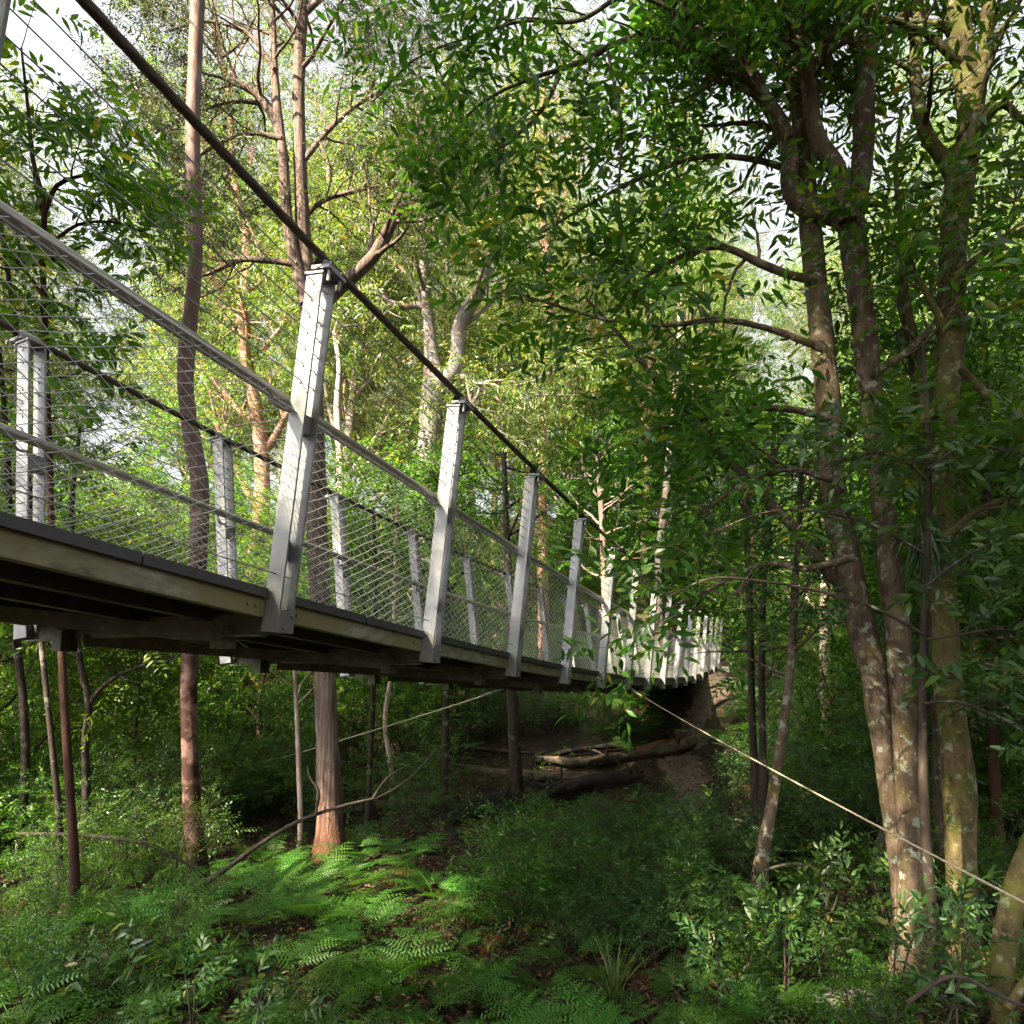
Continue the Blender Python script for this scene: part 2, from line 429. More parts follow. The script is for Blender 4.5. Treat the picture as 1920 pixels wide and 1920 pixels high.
M['concrete'] = metal_mat('abutment concrete', [(.3, (.22, .21, .19)), (.7, (.34, .33, .30))], metallic=0, rough=.85, scale=5, bump=.3)
M['staghorn'] = leaf_mat('hanging epiphyte leaf', [(0, (.010, .032, .012)), (.7, (.024, .060, .020)), (1, (.05, .09, .02))], trans=.2)
#PART2
# ------------------------------------------------------------------ ground
def axis(parts):
    return np.unique(np.concatenate([np.arange(a, b, s) for a, b, s in parts]).round(4))

gx = axis([(-500, -60, 40), (-60, -14, 2), (-14, 14, .22), (14, 60, 2), (60, 501, 40)])
gy = axis([(-300, -40, 40), (-40, -6, 2), (-6, 14, .22), (14, 30, .5), (30, 100, 3), (100, 900, 50)])
XX, YY = np.meshgrid(gx, gy)
ZZ = terrain(XX, YY)
mb = MB()
nx, ny = len(gx), len(gy)
ii = np.arange((ny - 1) * nx).reshape(ny - 1, nx)[:, :-1].ravel()
mb.add(np.stack([XX, YY, ZZ], -1).reshape(-1, 3), np.stack([ii, ii + 1, ii + nx + 1, ii + nx], -1))
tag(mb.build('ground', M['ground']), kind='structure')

# ------------------------------------------------------------------ bridge
TH, SP, HW, LEAN, PL = 0.3654, 1.576, 0.84, 0.188, 1.75
AX = np.array([math.sin(TH), math.cos(TH), 0.0])       # along the deck, away from the camera
TL = np.array([-math.cos(TH), math.sin(TH), 0.0])      # across, from the near side to the far side
UP = np.array([0, 0, 1.0])
N0_, N1_ = -3, 14

def deck_h(n):
    return 0.1993 - 0.1227 * n + 0.0081 * n * n

def B(n, l, z=0.0):
    """point on the bridge: n frame number, l metres to the near side of the centre line, z above the post foot"""
    if n == -1: n = -1.035
    return np.array([-1.1234, 3.4677, CAMH]) + AX * SP * n + TL * (HW - l) + UP * (deck_h(n) + z)

bridge = empty('suspension_bridge', B(0, 0, 0))
bloc = np.array(bridge.location)
tag(bridge, 'long galvanised steel suspension footbridge crossing the forest gully, with wire mesh sides', 'footbridge')

def side_at(z, s, off=0.0):
    return s * (HW + LEAN * z / PL + off)

def smooth_n(step=0.25):
    return np.arange(N0_, N1_ + .001, step)

def post(n, s, parent, name='post'):
    mb = MB()
    ux = AX; ul = -TL * s
    up = nrm(UP * PL + ul * LEAN)
    perp = nrm(np.cross(ux, up)); perp = perp if perp @ ul > 0 else -perp
    foot = B(n, s * HW, 0); top = foot + up * np.linalg.norm([PL, LEAN])
    for k in (-1, 1):                       # two flat bars standing side by side
        q = [ux * (k * .05) + ux * sx * .006 + perp * sp * .046 for sx, sp in ((-1, -1), (1, -1), (1, 1), (-1, 1))]
        prism(mb, foot, top, q)
        for zz in (1.21, 1.293, 1.376, 1.459, 1.542, 1.625, 1.708):   # dark ferrules where the wires pass
            c = foot + up * zz + ux * (k * .05 + (-.0085))
            box(mb, c, ux, perp, up, .0025, .004, .004)
    c = foot + perp * .049 + up * .055
    box(mb, c, ux, up, perp, .057, .055, .004)                      # bolted tab at the foot
    for dx, dz in ((.028, .03), (-.02, -.028)):
        cb = c + ux * dx + up * dz + perp * .008
        V, Fq = tubes(np.array([[cb - perp * .006, cb + perp * .008]]), np.array([[.010, .010]]), 8)
        mb.add(V, Fq, smooth=False); mb.add(V[8:], [list(range(8))], smooth=False)
    box(mb, foot + up * 1.02 - perp * .012, ux, perp, up, .0435, .03, .045)  # spacer plates between the bars
    box(mb, foot + up * .40 - perp * .03, ux, perp, up, .0435, .004, .05)
    box(mb, top + up * .006, ux, perp, up, .064, .055, .0055)       # cap plate
    o = mb.build(name, M['galv'], parent, bloc)
    # clamp over the cable
    cm = MB()
    cc = top + up * .045 + perp * .03
    sl = nrm(B(n + .3, 0) - B(n - .3, 0))
    V, Fq = tubes(np.array([[cc - sl * .075, cc - sl * .045, cc + sl * .045, cc + sl * .075]]), np.array([[.028, .039, .039, .028]]), 14)
    cm.add(V, Fq)
    box(cm, cc - up * .022 + perp * .012, sl, perp, up, .072, .052, .009)
    for k in (-1, 1):
        cb = cc + sl * (k * .045) + perp * .047 - up * .04
        V, Fq = tubes(np.array([[cb + up * .05, cb - up * .045]]), np.array([[.0085, .0085]]), 8)
        cm.add(V, Fq, smooth=False); cm.add(V[8:], [list(range(8))], smooth=False)
    cm.build('cable_clamp', M['galv'], parent, bloc)
    # hooked bracket under the handrail
    hb = MB()
    zc = 1.075
    a0 = foot + up * zc - perp * .045
    pts = [a0 + ux * -.05, a0 + ux * -.10 - up * .012 , a0 + ux * -.14 - perp * .012, a0 + ux * -.16 - perp * .03 + up * .01, a0 + ux * -.16 - perp * .032 + up * .035]
    q = resample(np.array([[*p, .009] for p in pts]), .02)
    V, Fq = tubes(q[None, :, :3], q[None, :, 3], 8); hb.add(V, Fq)
    hb.build('rail_bracket', M['galv'], parent, bloc)
    return o

for n in range(N0_, N1_ + 1):
    mb = MB()
    # transom: channel on edge below the deck with gussets at both posts
    a, b = B(n, HW - .05, .045), B(n, -HW + .05, .045)
    box(mb, (a + b) / 2, TL, AX, UP, HW - .05, .004, .044)
    box(mb, (a + b) / 2 + UP * .047 + AX * .024, TL, AX, UP, HW - .05, .028, .003)
    box(mb, (a + b) / 2 - UP * .047 + AX * .024, TL, AX, UP, HW - .05, .028, .003)
    for s in (1, -1):
        g = B(n, s * (HW - .17), .02)
        box(mb, g - UP * .035 - AX * .03, TL, AX, UP, .12, .035, .004)
        box(mb, B(n, s * (HW - .30), -.02) - AX * .02, TL, AX, UP, .035, .05, .055)
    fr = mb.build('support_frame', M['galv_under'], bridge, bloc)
    post(n, 1, fr); post(n, -1, fr)

# edge beams, one per bay and side, butting against the posts
for n in range(N0_, N1_):
    for s in (1, -1):
        mb = MB()
        a, b = B(n, s * (HW - .03), .108), B(n + 1, s * (HW - .03), .108)
        d = nrm(b - a); a = a + d * .062; b = b - d * .062
        w = -TL * s; u = nrm(np.cross(d, w)); u = u if u[2] > 0 else -u
        h = .038
        prism(mb, a, b, [w * -.004 - u * h, w * .004 - u * h, w * .004 + u * h, w * -.004 + u * h])
        prism(mb, a, b, [w * -.045 + u * (h + .001), w * .006 + u * (h + .001), w * .006 + u * (h + .007), w * -.045 + u * (h + .007)])
        prism(mb, a, b, [w * -.045 - u * (h + .007), w * .006 - u * (h + .007), w * .006 - u * (h + .001), w * -.045 - u * (h + .001)])
        for e, t in ((a, 1), (b, -1)):
            for k in (.06, .115):
                cb = e + d * (k * t) + w * .005 + u * .004
                V, Fq = tubes(np.array([[cb, cb + w * .010]]), np.array([[.009, .009]]), 6); mb.add(V, Fq, smooth=False); mb.add(V[6:], [list(range(6))], smooth=False)
        mb.build('edge_beam', M['galv_dirty'], bridge, bloc)
ns = smooth_n()
for l in (.42, 0.0, -.42):
    mb = MB()
    A = np.array([B(n, l, .10) for n in ns])
    for k in range(len(ns) - 1):
        prism(mb, A[k], A[k + 1], [TL * -.03 - UP * .036, TL * .03 - UP * .036, TL * .03 + UP * .036, TL * -.03 + UP * .036])
    mb.build('stringer', M['deck'], bridge, bloc)
for n in range(N0_, N1_):
    mb = MB()
    a, b = B(n, -HW + .45, -.012), B(n + 1, HW - .30, -.012)
    prism(mb, a, b, [AX * -.03 - UP * .035, AX * .03 - UP * .035, AX * .03 - UP * .028, AX * -.03 - UP * .028])
    prism(mb, a, b, [AX * -.03 - UP * .028, AX * -.024 - UP * .028, AX * -.024 + UP * .03, AX * -.03 + UP * .03])
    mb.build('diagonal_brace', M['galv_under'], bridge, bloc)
    mb = MB()                                       # thin tie rods beneath the deck
    a, b = B(n, HW - .35, .035), B(n + 1, -HW + .3, .035)
    V, Fq = tubes(np.array([[a, b]]), np.array([[.009, .009]]), 6); mb.add(V, Fq)
    mb.build('tie_rod', M['galv'], bridge, bloc)
# deck boards across, one panel to a bay, and a dark edge board on either side
rng = np.random.default_rng(5)
for n in range(N0_, N1_):
    mb = MB()
    nb = 11
    for k in range(nb):
        c0, c1 = n + (k + .04) / nb, n + (k + .96) / nb
        a, b = B(c0, 0, .168), B(c1, 0, .168)
        d = nrm(b - a); u = np.cross(TL, d); u = u if u[2] > 0 else -u
        box(mb, (a + b) / 2 + u * rng.uniform(-.001, .001), d, TL, u, np.linalg.norm(b - a) / 2, HW - .075, .012)
    mb.build('deck_panel', M['deck'], bridge, bloc)
    for s in (1, -1):
        mb = MB()
        for c0, c1 in ((n + .045, n + .497), (n + .503, n + .955)):
            a, b = B(c0, s * (HW - .035), .176), B(c1, s * (HW - .035), .176)
            d = nrm(b - a); u = nrm(np.cross(TL, d)); u = u if u[2] > 0 else -u
            box(mb, (a + b) / 2, d, TL, u, np.linalg.norm(b - a) / 2, .036, .022)
        mb.build('kerb_board', M['deck'], bridge, bloc)

def bridge_line(z, s, off, r, name, mat, sides=8, extra=None, step=.25):
    q = []
    for n in np.arange(N0_, N1_ + .001, step):
        e = extra(n) if extra else 0
        q.append(B(n, side_at(z, s, off), z + e))
    q = np.array(q)
    V, Fq = tubes(q[None], np.full((1, len(q)), r), sides)
    mb = MB(); mb.add(V, Fq)
    return mb.build(name, mat, bridge, bloc)

def rise(n):   # the cables climb towards the tower behind the camera
    return 0.055 * max(0, 0.0 - n) ** 1.5

for s in (1, -1):
    # handrail: tube with a shallow groove below
    bridge_line(1.125, s, -.088, .029, 'handrail', M['rail'], 14)
    for z in (.27, 1.05, 1.21, 1.293, 1.376, 1.459, 1.542, 1.625, 1.708):
        bridge_line(z, s, -.002, .0030, 'infill_wire', M['wire'], 5, extra=(lambda n, z=z: rise(n) * max(0, z - 1.1) / .65))
    # twisted main cable
    nn = np.arange(N0_, N1_ + .001, .02)
    q = np.array([B(n, side_at(1.79, s, .045), 1.815 + rise(n)) for n in nn])
    sides = 24
    a = np.arange(sides) * 2 * PI / sides
    tw = np.arange(len(nn)) * .02 * SP * 2 * PI / .62
    R = .0178 * (1 + .30 * np.abs(np.sin(2.5 * (a[None] + tw[:, None]))) - .10)
    V, Fq = tubes(q[None], R[None], sides)
    mb = MB(); mb.add(V, Fq); mb.build('main_cable', M['cable'], bridge, bloc)
    # knotted wire mesh from the deck to the handrail
    mb = MB()
    pitch, z0, z1, slope = .100, .20, 1.10, .52
    Ltot = (N1_ - N0_) * SP; run = (z1 - z0) / slope
    K = 19
    t = np.linspace(0, 1, K)
    for fam in (1, -1):
        x0 = np.arange(-run, Ltot + run, pitch)
        xs = x0[:, None] + fam * t[None] * run + (np.arange(K) % 2)[None] * .012
        zs = np.broadcast_to(z0 + (z1 - z0) * t, xs.shape)
        nn2 = N0_ + np.clip(xs, 0, Ltot) / SP
        off = HW + LEAN * zs / PL - .048
        base = np.array([-1.1234, 3.4677, CAMH])
        pt = base + AX * SP * nn2[..., None] + TL * (HW - s * off)[..., None] + UP * (deck_h(nn2) + zs)[..., None]
        pt = pt + TL * (fam * .0012)
        V, Fq = tubes(pt, np.full(pt.shape[:2], .0019), 3)
        mb.add(V, Fq)
    mb.build('mesh_panel', M['mesh_wire'], bridge, bloc)
# far landing of the bridge
mb = MB()
e = B(N1_ + .45, 0, -.32)
box(mb, e, AX, TL, UP, .65, HW + .35, .46)
box(mb, e + UP * .485 + AX * .05, AX, TL, UP, .70, HW + .05, .02)
tag(mb.build('bridge_landing', M['concrete'], None, e), 'concrete landing block at the far end of the footbridge', 'landing')

def rope(name, pts, r, label, group=None, sag=.02):
    a, b = np.array(pts[0]), np.array(pts[1])
    t = np.linspace(0, 1, 40)[:, None]
    q = a + (b - a) * t - UP * (sag * np.linalg.norm(b - a) * 4 * t * (1 - t)) * .25
    mb = MB(); sides = 8
    an = np.arange(sides) * 2 * PI / sides
    V, Fq = tubes(q[None], np.full((1, 40), r), sides); mb.add(V, Fq)
    root = empty(name, a); mb.build('rope', M['rope'], root, a)
    d = nrm(b - a)
    mb = MB(); V, Fq = tubes(np.array([[a - d * .02, a + d * .10, a + d * .3, a + d * .34]]), np.array([[.016, .016, .022, .012]]), 8); mb.add(V, Fq)
    mb.build('thimble', M['galv'], root, a)
    tag(root, label, 'rope', group)
n6 = B(5.15, HW - .02, .02)
rope('guy_rope', (n6, P(2080, 1775, 3.0)), .0062, 'pale tan guy rope running from the bridge edge down past the lichen trunks')
rope('guy_rope', (P(942, 1293, 9.6), P(330, 1475, 15.5)), .009, 'long pale guy rope stretched from under the deck down to the left ground')
# ------------------------------------------------------------------ foliage templates
def leaf_shape(L, W, fold=.25, droop=.15, kind='mid'):
    """one leaf along +x, upper side +z"""
    if kind == 'far':
        V = [(0, 0, 0), (.45 * L, .5 * W, fold * W * .5), (L, 0, -droop * L), (.45 * L, -.5 * W, fold * W * .5)]
        return np.array(V), [[0, 2, 1], [0, 3, 2]], []
    if kind == 'mid':
        V = [(0, 0, 0), (.42 * L, .5 * W, fold * W * .5), (.45 * L, 0, -droop * L * .25), (.42 * L, -.5 * W, fold * W * .5), (L, 0, -droop * L)]
        return np.array(V), [[0, 2, 1], [0, 3, 2], [1, 2, 4], [2, 3, 4]], []
    V = [(0, 0, 0)]
    for t, w in ((.16, .55), (.40, 1.0), (.70, .72)):
        zc = -droop * L * t * t
        V += [(t * L, .5 * W * w, zc + fold * W * .5 * w), (t * L, 0, zc), (t * L, -.5 * W * w, zc + fold * W * .5 * w)]
    V += [(L, 0, -droop * L)]
    T = [[0, 2, 1], [0, 3, 2], [7, 8, 10], [8, 9, 10]]
    Q = [[1, 2, 5, 4], [2, 3, 6, 5], [4, 5, 8, 7], [5, 6, 9, 8]]
    return np.array(V), T, Q

def rotz(a):
    c, s = math.cos(a), math.sin(a); return np.array([[c, -s, 0], [s, c, 0], [0, 0, 1]])
def roty(a):
    c, s = math.cos(a), math.sin(a); return np.array([[c, 0, s], [0, 1, 0], [-s, 0, c]])
def rotx(a):
    c, s = math.cos(a), math.sin(a); return np.array([[1, 0, 0], [0, c, -s], [0, s, c]])

def spray_template(seed, n, Lt, L, W, ang=55, kind='mid', hang=0.0, whorl=False, twig=True, fold=.25, droop=.18, jit=.35):
    r = np.random.default_rng(seed)
    Vs, T, Q, k = [], [], [], 0
    for i in range(n):
        t = (i + .5) / n
        side = 1 if i % 2 else -1
        l = L * r.uniform(.65, 1.12) * (1 - .25 * t if not whorl else 1); w = W * l / L * r.uniform(.85, 1.15)
        v, tt, qq = leaf_shape(l, w, fold * r.uniform(.3, 1.6), droop * r.uniform(-.3, 2.2), kind)
        a = math.radians(ang * r.uniform(.6, 1.25)) * side
        if i == n - 1: a = r.uniform(-.2, .2)
        if whorl:
            t = 1 - .35 * r.random() ** 2; a = r.uniform(-PI, PI) * .8
        R = rotz(a) @ roty(r.normal(.10, jit * .6) + hang * r.uniform(.3, 1.4)) @ rotx(r.normal(0, jit * 1.4))
        v = v @ R.T + np.array([t * Lt, side * .008, -.10 * Lt * t * t])
        Vs.append(v); T += [[a_ + k for a_ in f] for f in tt]; Q += [[a_ + k for a_ in f] for f in qq]; k += len(v)
    if twig:
        q = np.array([[0, 0, 0], [.5 * Lt, 0, -.025 * Lt], [Lt * .98, 0, -.10 * Lt]])
    return np.concatenate(Vs), np.array(T, int).reshape(-1, 3), np.array(Q, int).reshape(-1, 4)

def sprays(kind):
    S = {
        'broad':   [spray_template(100 + i, 11, .42, .135, .042, kind='near', ang=58) for i in range(5)],
        'broadmid':[spray_template(120 + i, 12, .42, .125, .042, kind='mid', ang=58) for i in range(5)],
        'dark':    [spray_template(140 + i, 10, .38, .150, .050, kind='near', ang=52, droop=.28) for i in range(5)],
        'big':     [spray_template(160 + i, 8, .34, .21, .065, kind='near', ang=62, droop=.32) for i in range(5)],
        'gum':     [spray_template(180 + i, 15, .50, .14, .026, kind='far', ang=60, hang=.7, jit=.6) for i in range(6)],
        'fine':    [spray_template(200 + i, 18, .36, .065, .019, kind='far', ang=58, jit=.45) for i in range(5)],
        'shrub':   [spray_template(220 + i, 13, .34, .085, .030, kind='mid', ang=58) for i in range(5)],
        'whorl':   [spray_template(240 + i, 9, .30, .15, .045, kind='near', whorl=True, droop=.3) for i in range(5)],
    }
    return S[kind]
SPR = {k: sprays(k) for k in ('broad', 'broadmid', 'dark', 'big', 'gum', 'fine', 'shrub', 'whorl')}

def place(mb, kind, pos, d, sc, rng, up_jit=.45, hang=0.0):
    """stamp sprays: pos (M,3), d (M,3) directions, sc (M,) sizes"""
    M_ = len(pos)
    if M_ == 0: return
    d = d.copy()
    if hang: d = d + np.array([0, 0, -hang])
    x = nrm(d)
    up = nrm(np.array([0, 0, 1.0]) + rng.normal(0, up_jit, (M_, 3)))
    y = np.cross(up, x); bad = np.linalg.norm(y, axis=1) < .1
    y[bad] = np.cross(np.array([1.0, .3, 0]), x[bad]); y = nrm(y); z = np.cross(x, y)
    Rm = np.stack([x, y, z], -1) * np.asarray(sc)[:, None, None]
    which = rng.integers(0, len(SPR[kind]), M_)
    for k, (V, T, Q) in enumerate(SPR[kind]):
        sel = np.nonzero(which == k)[0]
        if not len(sel): continue
        VV = np.einsum('mij,vj->mvi', Rm[sel], V) + pos[sel][:, None]
        off = (np.arange(len(sel)) * len(V))[:, None, None]
        fs = []
        if len(T): fs.append((T[None] + off).reshape(-1, 3))
        if len(Q): fs.append((Q[None] + off).reshape(-1, 4))
        mb.add(VV.reshape(-1, 3), *fs)

# ------------------------------------------------------------------ branch growth
def kids(Pp, Rp, n, L, rng, t0=.25, t1=1.0, ang=(35, 75), K=7, wander=.16, up=.05, flat=0.0, taper=.55, rk=.55):
    """n children on each of M parent lines; L = mean length of a child"""
    M_, K0 = Pp.shape[:2]
    t = t0 + (t1 - t0) * (np.arange(n)[None] + rng.uniform(0, 1, (M_, n))) / n
    f = np.clip(t * (K0 - 1), 0, K0 - 1.001); i0 = f.astype(int); w = (f - i0)
    m = np.arange(M_)[:, None]
    p = Pp[m, i0] * (1 - w)[..., None] + Pp[m, i0 + 1] * w[..., None]
    tn = nrm(Pp[m, i0 + 1] - Pp[m, i0])
    r0 = (Rp[m, i0] * (1 - w) + Rp[m, i0 + 1] * w) * rk
    az = np.arange(n)[None] * 2.4 + rng.uniform(0, 6.28, (M_, 1)) + rng.normal(0, .4, (M_, n))
    ref = np.where(np.abs(tn[..., 2:3]) > .85, np.array([1.0, 0, 0]), np.array([0, 0, 1.0]))
    u = nrm(np.cross(ref, tn)); v = np.cross(tn, u)
    an = np.radians(rng.uniform(ang[0], ang[1], (M_, n)))[..., None]
    d = tn * np.cos(an) + (u * np.cos(az)[..., None] + v * np.sin(az)[..., None]) * np.sin(an)
    d = d * np.array([1, 1, 1 - flat]); d = nrm(d)
    Lc = L * rng.uniform(.6, 1.25, (M_, n)) * (1.15 - taper * t)
    p = p.reshape(-1, 3); d = d.reshape(-1, 3); Lc = Lc.reshape(-1); r0 = r0.reshape(-1)
    out = [p]
    for k in range(K - 1):
        d = nrm(d + rng.normal(0, wander, d.shape) + np.array([0, 0, up]))
        p = p + d * (Lc / (K - 1))[:, None]; out.append(p)
    Pc = np.stack(out, 1)
    Rc = r0[:, None] * (1 - .8 * np.linspace(0, 1, K))[None]
    return Pc, np.maximum(Rc, .0018)

def tip_sprays(Pp, n, rng, size=(.8, 1.25), spread=.7, t0=.3):
    M_, K0 = Pp.shape[:2]
    t = np.concatenate([np.ones((M_, 1)), t0 + (1 - t0) * rng.uniform(0, 1, (M_, n - 1))], 1) if n > 1 else np.ones((M_, 1))
    f = np.clip(t * (K0 - 1), 0, K0 - 1.001); i0 = f.astype(int); w = (f - i0)[..., None]
    m = np.arange(M_)[:, None]
    p = Pp[m, i0] * (1 - w) + Pp[m, i0 + 1] * w
    tn = nrm(Pp[m, i0 + 1] - Pp[m, i0])
    d = nrm(tn + rng.normal(0, spread, tn.shape) * np.array([1, 1, .6]))
    return p.reshape(-1, 3), d.reshape(-1, 3), rng.uniform(size[0], size[1], p.shape[0] * p.shape[1])

def keep(pos, *arrs, gaps=None, near=1.6, inside=None, margin=.25):
    """drop what would hang in the lens; gaps = openings of the canopy where the sun comes through (centre, radius)"""
    ok = np.linalg.norm(pos - np.array([0, 0, CAMH]), axis=1) > near
    if gaps is not None:
        for c, r in gaps:
            q = pos - np.asarray(c); a = q @ SUN
            ok &= ~((np.linalg.norm(q - a[:, None] * SUN, axis=1) < r + margin) & (a > 0))
    if inside is not None: ok &= inside(pos)
    return [pos[ok]] + [a[ok] for a in arrs]

def clear_of_bridge(pos):
    """leave the walkway itself free of leaves"""
    rel = pos - np.array([-1.1234, 3.4677, CAMH])
    n = rel @ AX / SP; l = HW - rel @ TL; z = rel[:, 2] - deck_h(n)
    return ~((np.abs(l) < HW + .32) & (z > -.25) & (z < 2.2) & (n > -4) & (n < 13))

# sun spots on ground, posts and trunks: crowns are carved open to light them
GAPS = []
def gap(px, py, depth, r): GAPS.append((P(px, py, depth), r))
def ggap(px, py, r): GAPS.append((G(px, py), r))
gap(585, 650, 3.5, .50); gap(545, 930, 3.6, .22); gap(424, 1030, 5.4, .26); gap(636, 1040, 6.6, .15); gap(980, 1000, 6.4, .28)
gap(1140, 1180, 9.6, .35); gap(1215, 1230, 12.5, .6); gap(1345, 1190, 23.5, 1.5)
ggap(600, 1640, .62); ggap(700, 1690, .50); ggap(800, 1730, .40); ggap(870, 1680, .36); ggap(1000, 1790, .2); ggap(480, 1640, .15); ggap(1190, 1620, .35); ggap(1500, 1690, .30); ggap(1440, 1520, .55); ggap(1290, 1450, .45)
ggap(1040, 1430, .35); ggap(1160, 1420, .35); ggap(1250, 1340, .7); ggap(1400, 1370, .6); ggap(1330, 1305, 1.0)
gap(1690, 1540, 6.8, .45); gap(1790, 1680, 6.6, .45); gap(1800, 90, 6.8, .4); gap(1890, 1740, 5.6, .2); gap(1660, 1330, 6.8, .25); gap(1540, 700, 6.9, .25)

def in_gap(x, y, z0, z1, R):
    zs = np.linspace(z0, z1, 8); q = np.stack([np.full(8, x), np.full(8, y), zs], 1)
    for c, r in GAPS:
        w = q - np.asarray(c); a = w @ SUN
        if ((np.linalg.norm(w - a[:, None] * SUN, axis=1) < r + R) & (a > .5)).any(): return True
    return False
# ------------------------------------------------------------------ wording
LANDMARKS = [('smooth red gum trunk', 360, 1480), ('stringybark trunk', 612, 1440), ('dark hollow log', 900, 1520), ('bare earth path', 1290, 1480),
             ('crossed fallen logs', 1130, 1425), ('leaning thin trunk', 1455, 1450), ('twin lichen trunks', 1690, 1500), ('mossy single trunk', 1800, 1560),
             ('far end of the footbridge', 1345, 1240), ('bright fern patch', 680, 1660), ('lower left corner', 40, 1860), ('lower right corner', 1880, 1860),
             ('grass tussock', 1150, 1880), ('long fallen stick', 420, 1620), ('tallest bridge post', 560, 850), ('second bridge post', 835, 1000),
             ('forked grey gum', 820, 700), ('pink barked gum', 1028, 700), ('left end of the handrail', 60, 430), ('upper red gum trunk', 365, 250),
             ('upper stringybark stems', 550, 330), ('forked lichen stems', 1590, 350), ('right edge of the view', 1900, 1000), ('third bridge post', 980, 1080),
             ('hanging epiphyte', 1740, 1030), ('long left branch', 1080, 120), ('left fallen trunk', 120, 1360), ('bridge foot of the nearest post', 520, 1210),
             ('underside of the deck', 900, 1290), ('guy rope at right', 1520, 1480), ('sunlit path bank', 1450, 1530), ('moss rock', 1590, 1890)]

def where(p):
    x, y, z = project(np.asarray(p, float))
    if z < .3: return 'standing behind the camera position, shading the gully'
    d = [math.hypot(x - a, (y - b)) for _, a, b in LANDMARKS]
    k = int(np.argmin(d)); nm, a, b = LANDMARKS[k]
    dx, dy = x - a, y - b
    if math.hypot(dx, dy) < 45: rel = 'right by'
    elif abs(dx) > abs(dy): rel = ('just ' if abs(dx) < 130 else 'farther ') + ('left of' if dx < 0 else 'right of')
    else: rel = ('just ' if abs(dy) < 130 else 'farther ') + ('above' if dy < 0 else 'below')
    return f'{rel} the {nm}'

def size_word(h, small, tall):
    return 'low' if h < small else ('tall' if h > tall else 'mid height')

# ------------------------------------------------------------------ woody plants
def woody(name, lines, bark, label, cat, base=None, group=None, sides=12, step=.12, rough=.06, seed=0):
    """lines: list of polylines (x,y,z,r); the first one starts at the ground. Returns root, trunk builder"""
    base = np.asarray(lines[0][0][:3] if base is None else base, float)
    root = empty(name, base)
    tag(root, label, cat, group)
    mb = MB(); rng_ = np.random.default_rng(seed)
    for k, l in enumerate(lines):
        s = sides if k == 0 else max(6, sides - 4)
        log_tube(mb, l, s, step, rough, rng_)
    return root, base, mb

def lines_to_arrays(lines, K=12):
    Pp, Rp = [], []
    for l in lines:
        q = resample(np.asarray(l, float), .08)
        t = np.linspace(0, len(q) - 1, K); i = np.clip(t.astype(int), 0, len(q) - 2); w = (t - i)[:, None]
        r = q[i] * (1 - w) + q[i + 1] * w
        Pp.append(r[:, :3]); Rp.append(r[:, 3])
    return np.array(Pp), np.array(Rp)

def dress(mb, cm, Pp, Rp, rng, kind, n=(7, 4), L=(.9, .45), nspray=3, size=(.8, 1.2), t0=.3, up=.04, flat=.35, wander=.18, ang=(35, 75), hang=0.0,
          gaps='all', inside=None, near=1.6, spread=.6, cap=None, rk=.5, margin=.25):
    """twigs and leaves along the given limbs"""
    cur, curR = Pp, Rp
    gaps = GAPS if gaps == 'all' else gaps
    for k, (nn, LL) in enumerate(zip(n, L)):
        cur, curR = kids(cur, curR, nn, LL, rng, t0=t0 if k == 0 else .25, up=up, flat=flat, wander=wander, ang=ang, K=7 if k == 0 else 5, rk=rk)
        if k == 0 or True:
            c = cur
            ok = np.ones(len(c), bool)
            if inside is not None: ok = inside(c.reshape(-1, 3)).reshape(len(c), -1).all(1)
            ok &= (np.linalg.norm(c - np.array([0, 0, CAMH]), axis=2) > near).all(1)
            cur, curR = cur[ok], curR[ok]
            V, Fq = tubes(cur, np.minimum(curR, .06), 6 if k == 0 else 4); mb.add(V, Fq)
    pos, d, sc = tip_sprays(cur, nspray, rng, size, spread)
    pos, d, sc = keep(pos, d, sc, gaps=gaps, near=near, inside=inside, margin=margin)
    place(cm, kind, pos, d, sc, rng, hang=hang)

# ============================ the large trees on the right
rngA = np.random.default_rng(11)
DA = 5.8
gA = G(1705, 1838); DA = float(gA[1])
def fix_base(line, g):
    line = np.array(line, float); line[0, :3] = g; line[0, 2] -= .15; return line
A1 = fix_base(px_line([(1704, 1850, 42), (1698, 1760, 24), (1683, 1620, 16), (1664, 1480, 17), (1653, 1390, 18), (1645, 1330, 23), (1639, 1280, 24), (1612, 1170, 26), (1592, 1060, 24),
              (1572, 970, 24), (1560, 900, 23), (1553, 770, 22), (1542, 640, 20), (1526, 500, 20), (1516, 400, 19), (1505, 270, 17), (1494, 150, 15), (1484, 0, 13), (1480, -150, 11), (1470, -320, 8)], DA), gA)
A2 = px_line([(1716, 1850, 34), (1713, 1720, 30), (1710, 1600, 27), (1704, 1450, 25), (1696, 1330, 25), (1688, 1230, 24), (1676, 1120, 23), (1664, 1020, 22), (1652, 900, 21), (1635, 770, 21), (1622, 640, 21), (1606, 500, 22), (1596, 410, 24)], DA - .12)
A2b = px_line([(1596, 410, 22), (1612, 340, 20), (1618, 260, 20), (1619, 170, 20), (1626, 80, 20), (1636, -20, 19), (1650, -180, 16), (1660, -350, 10)], DA - .12)
A2l = px_line([(1600, 430, 20), (1570, 405, 19), (1530, 398, 17), (1497, 385, 15), (1481, 350, 15), (1482, 300, 15), (1466, 240, 15), (1435, 190, 14), (1395, 145, 13), (1350, 105, 12), (1318, 75, 10), (1290, 25, 8), (1270, -60, 6)], DA - .15)
A2m = px_line([(1590, 415, 18), (1580, 360, 17), (1566, 312, 17), (1536, 270, 17), (1525, 230, 15), (1518, 160, 15), (1500, 80, 14), (1483, 10, 13), (1470, -90, 10)], DA - .25)
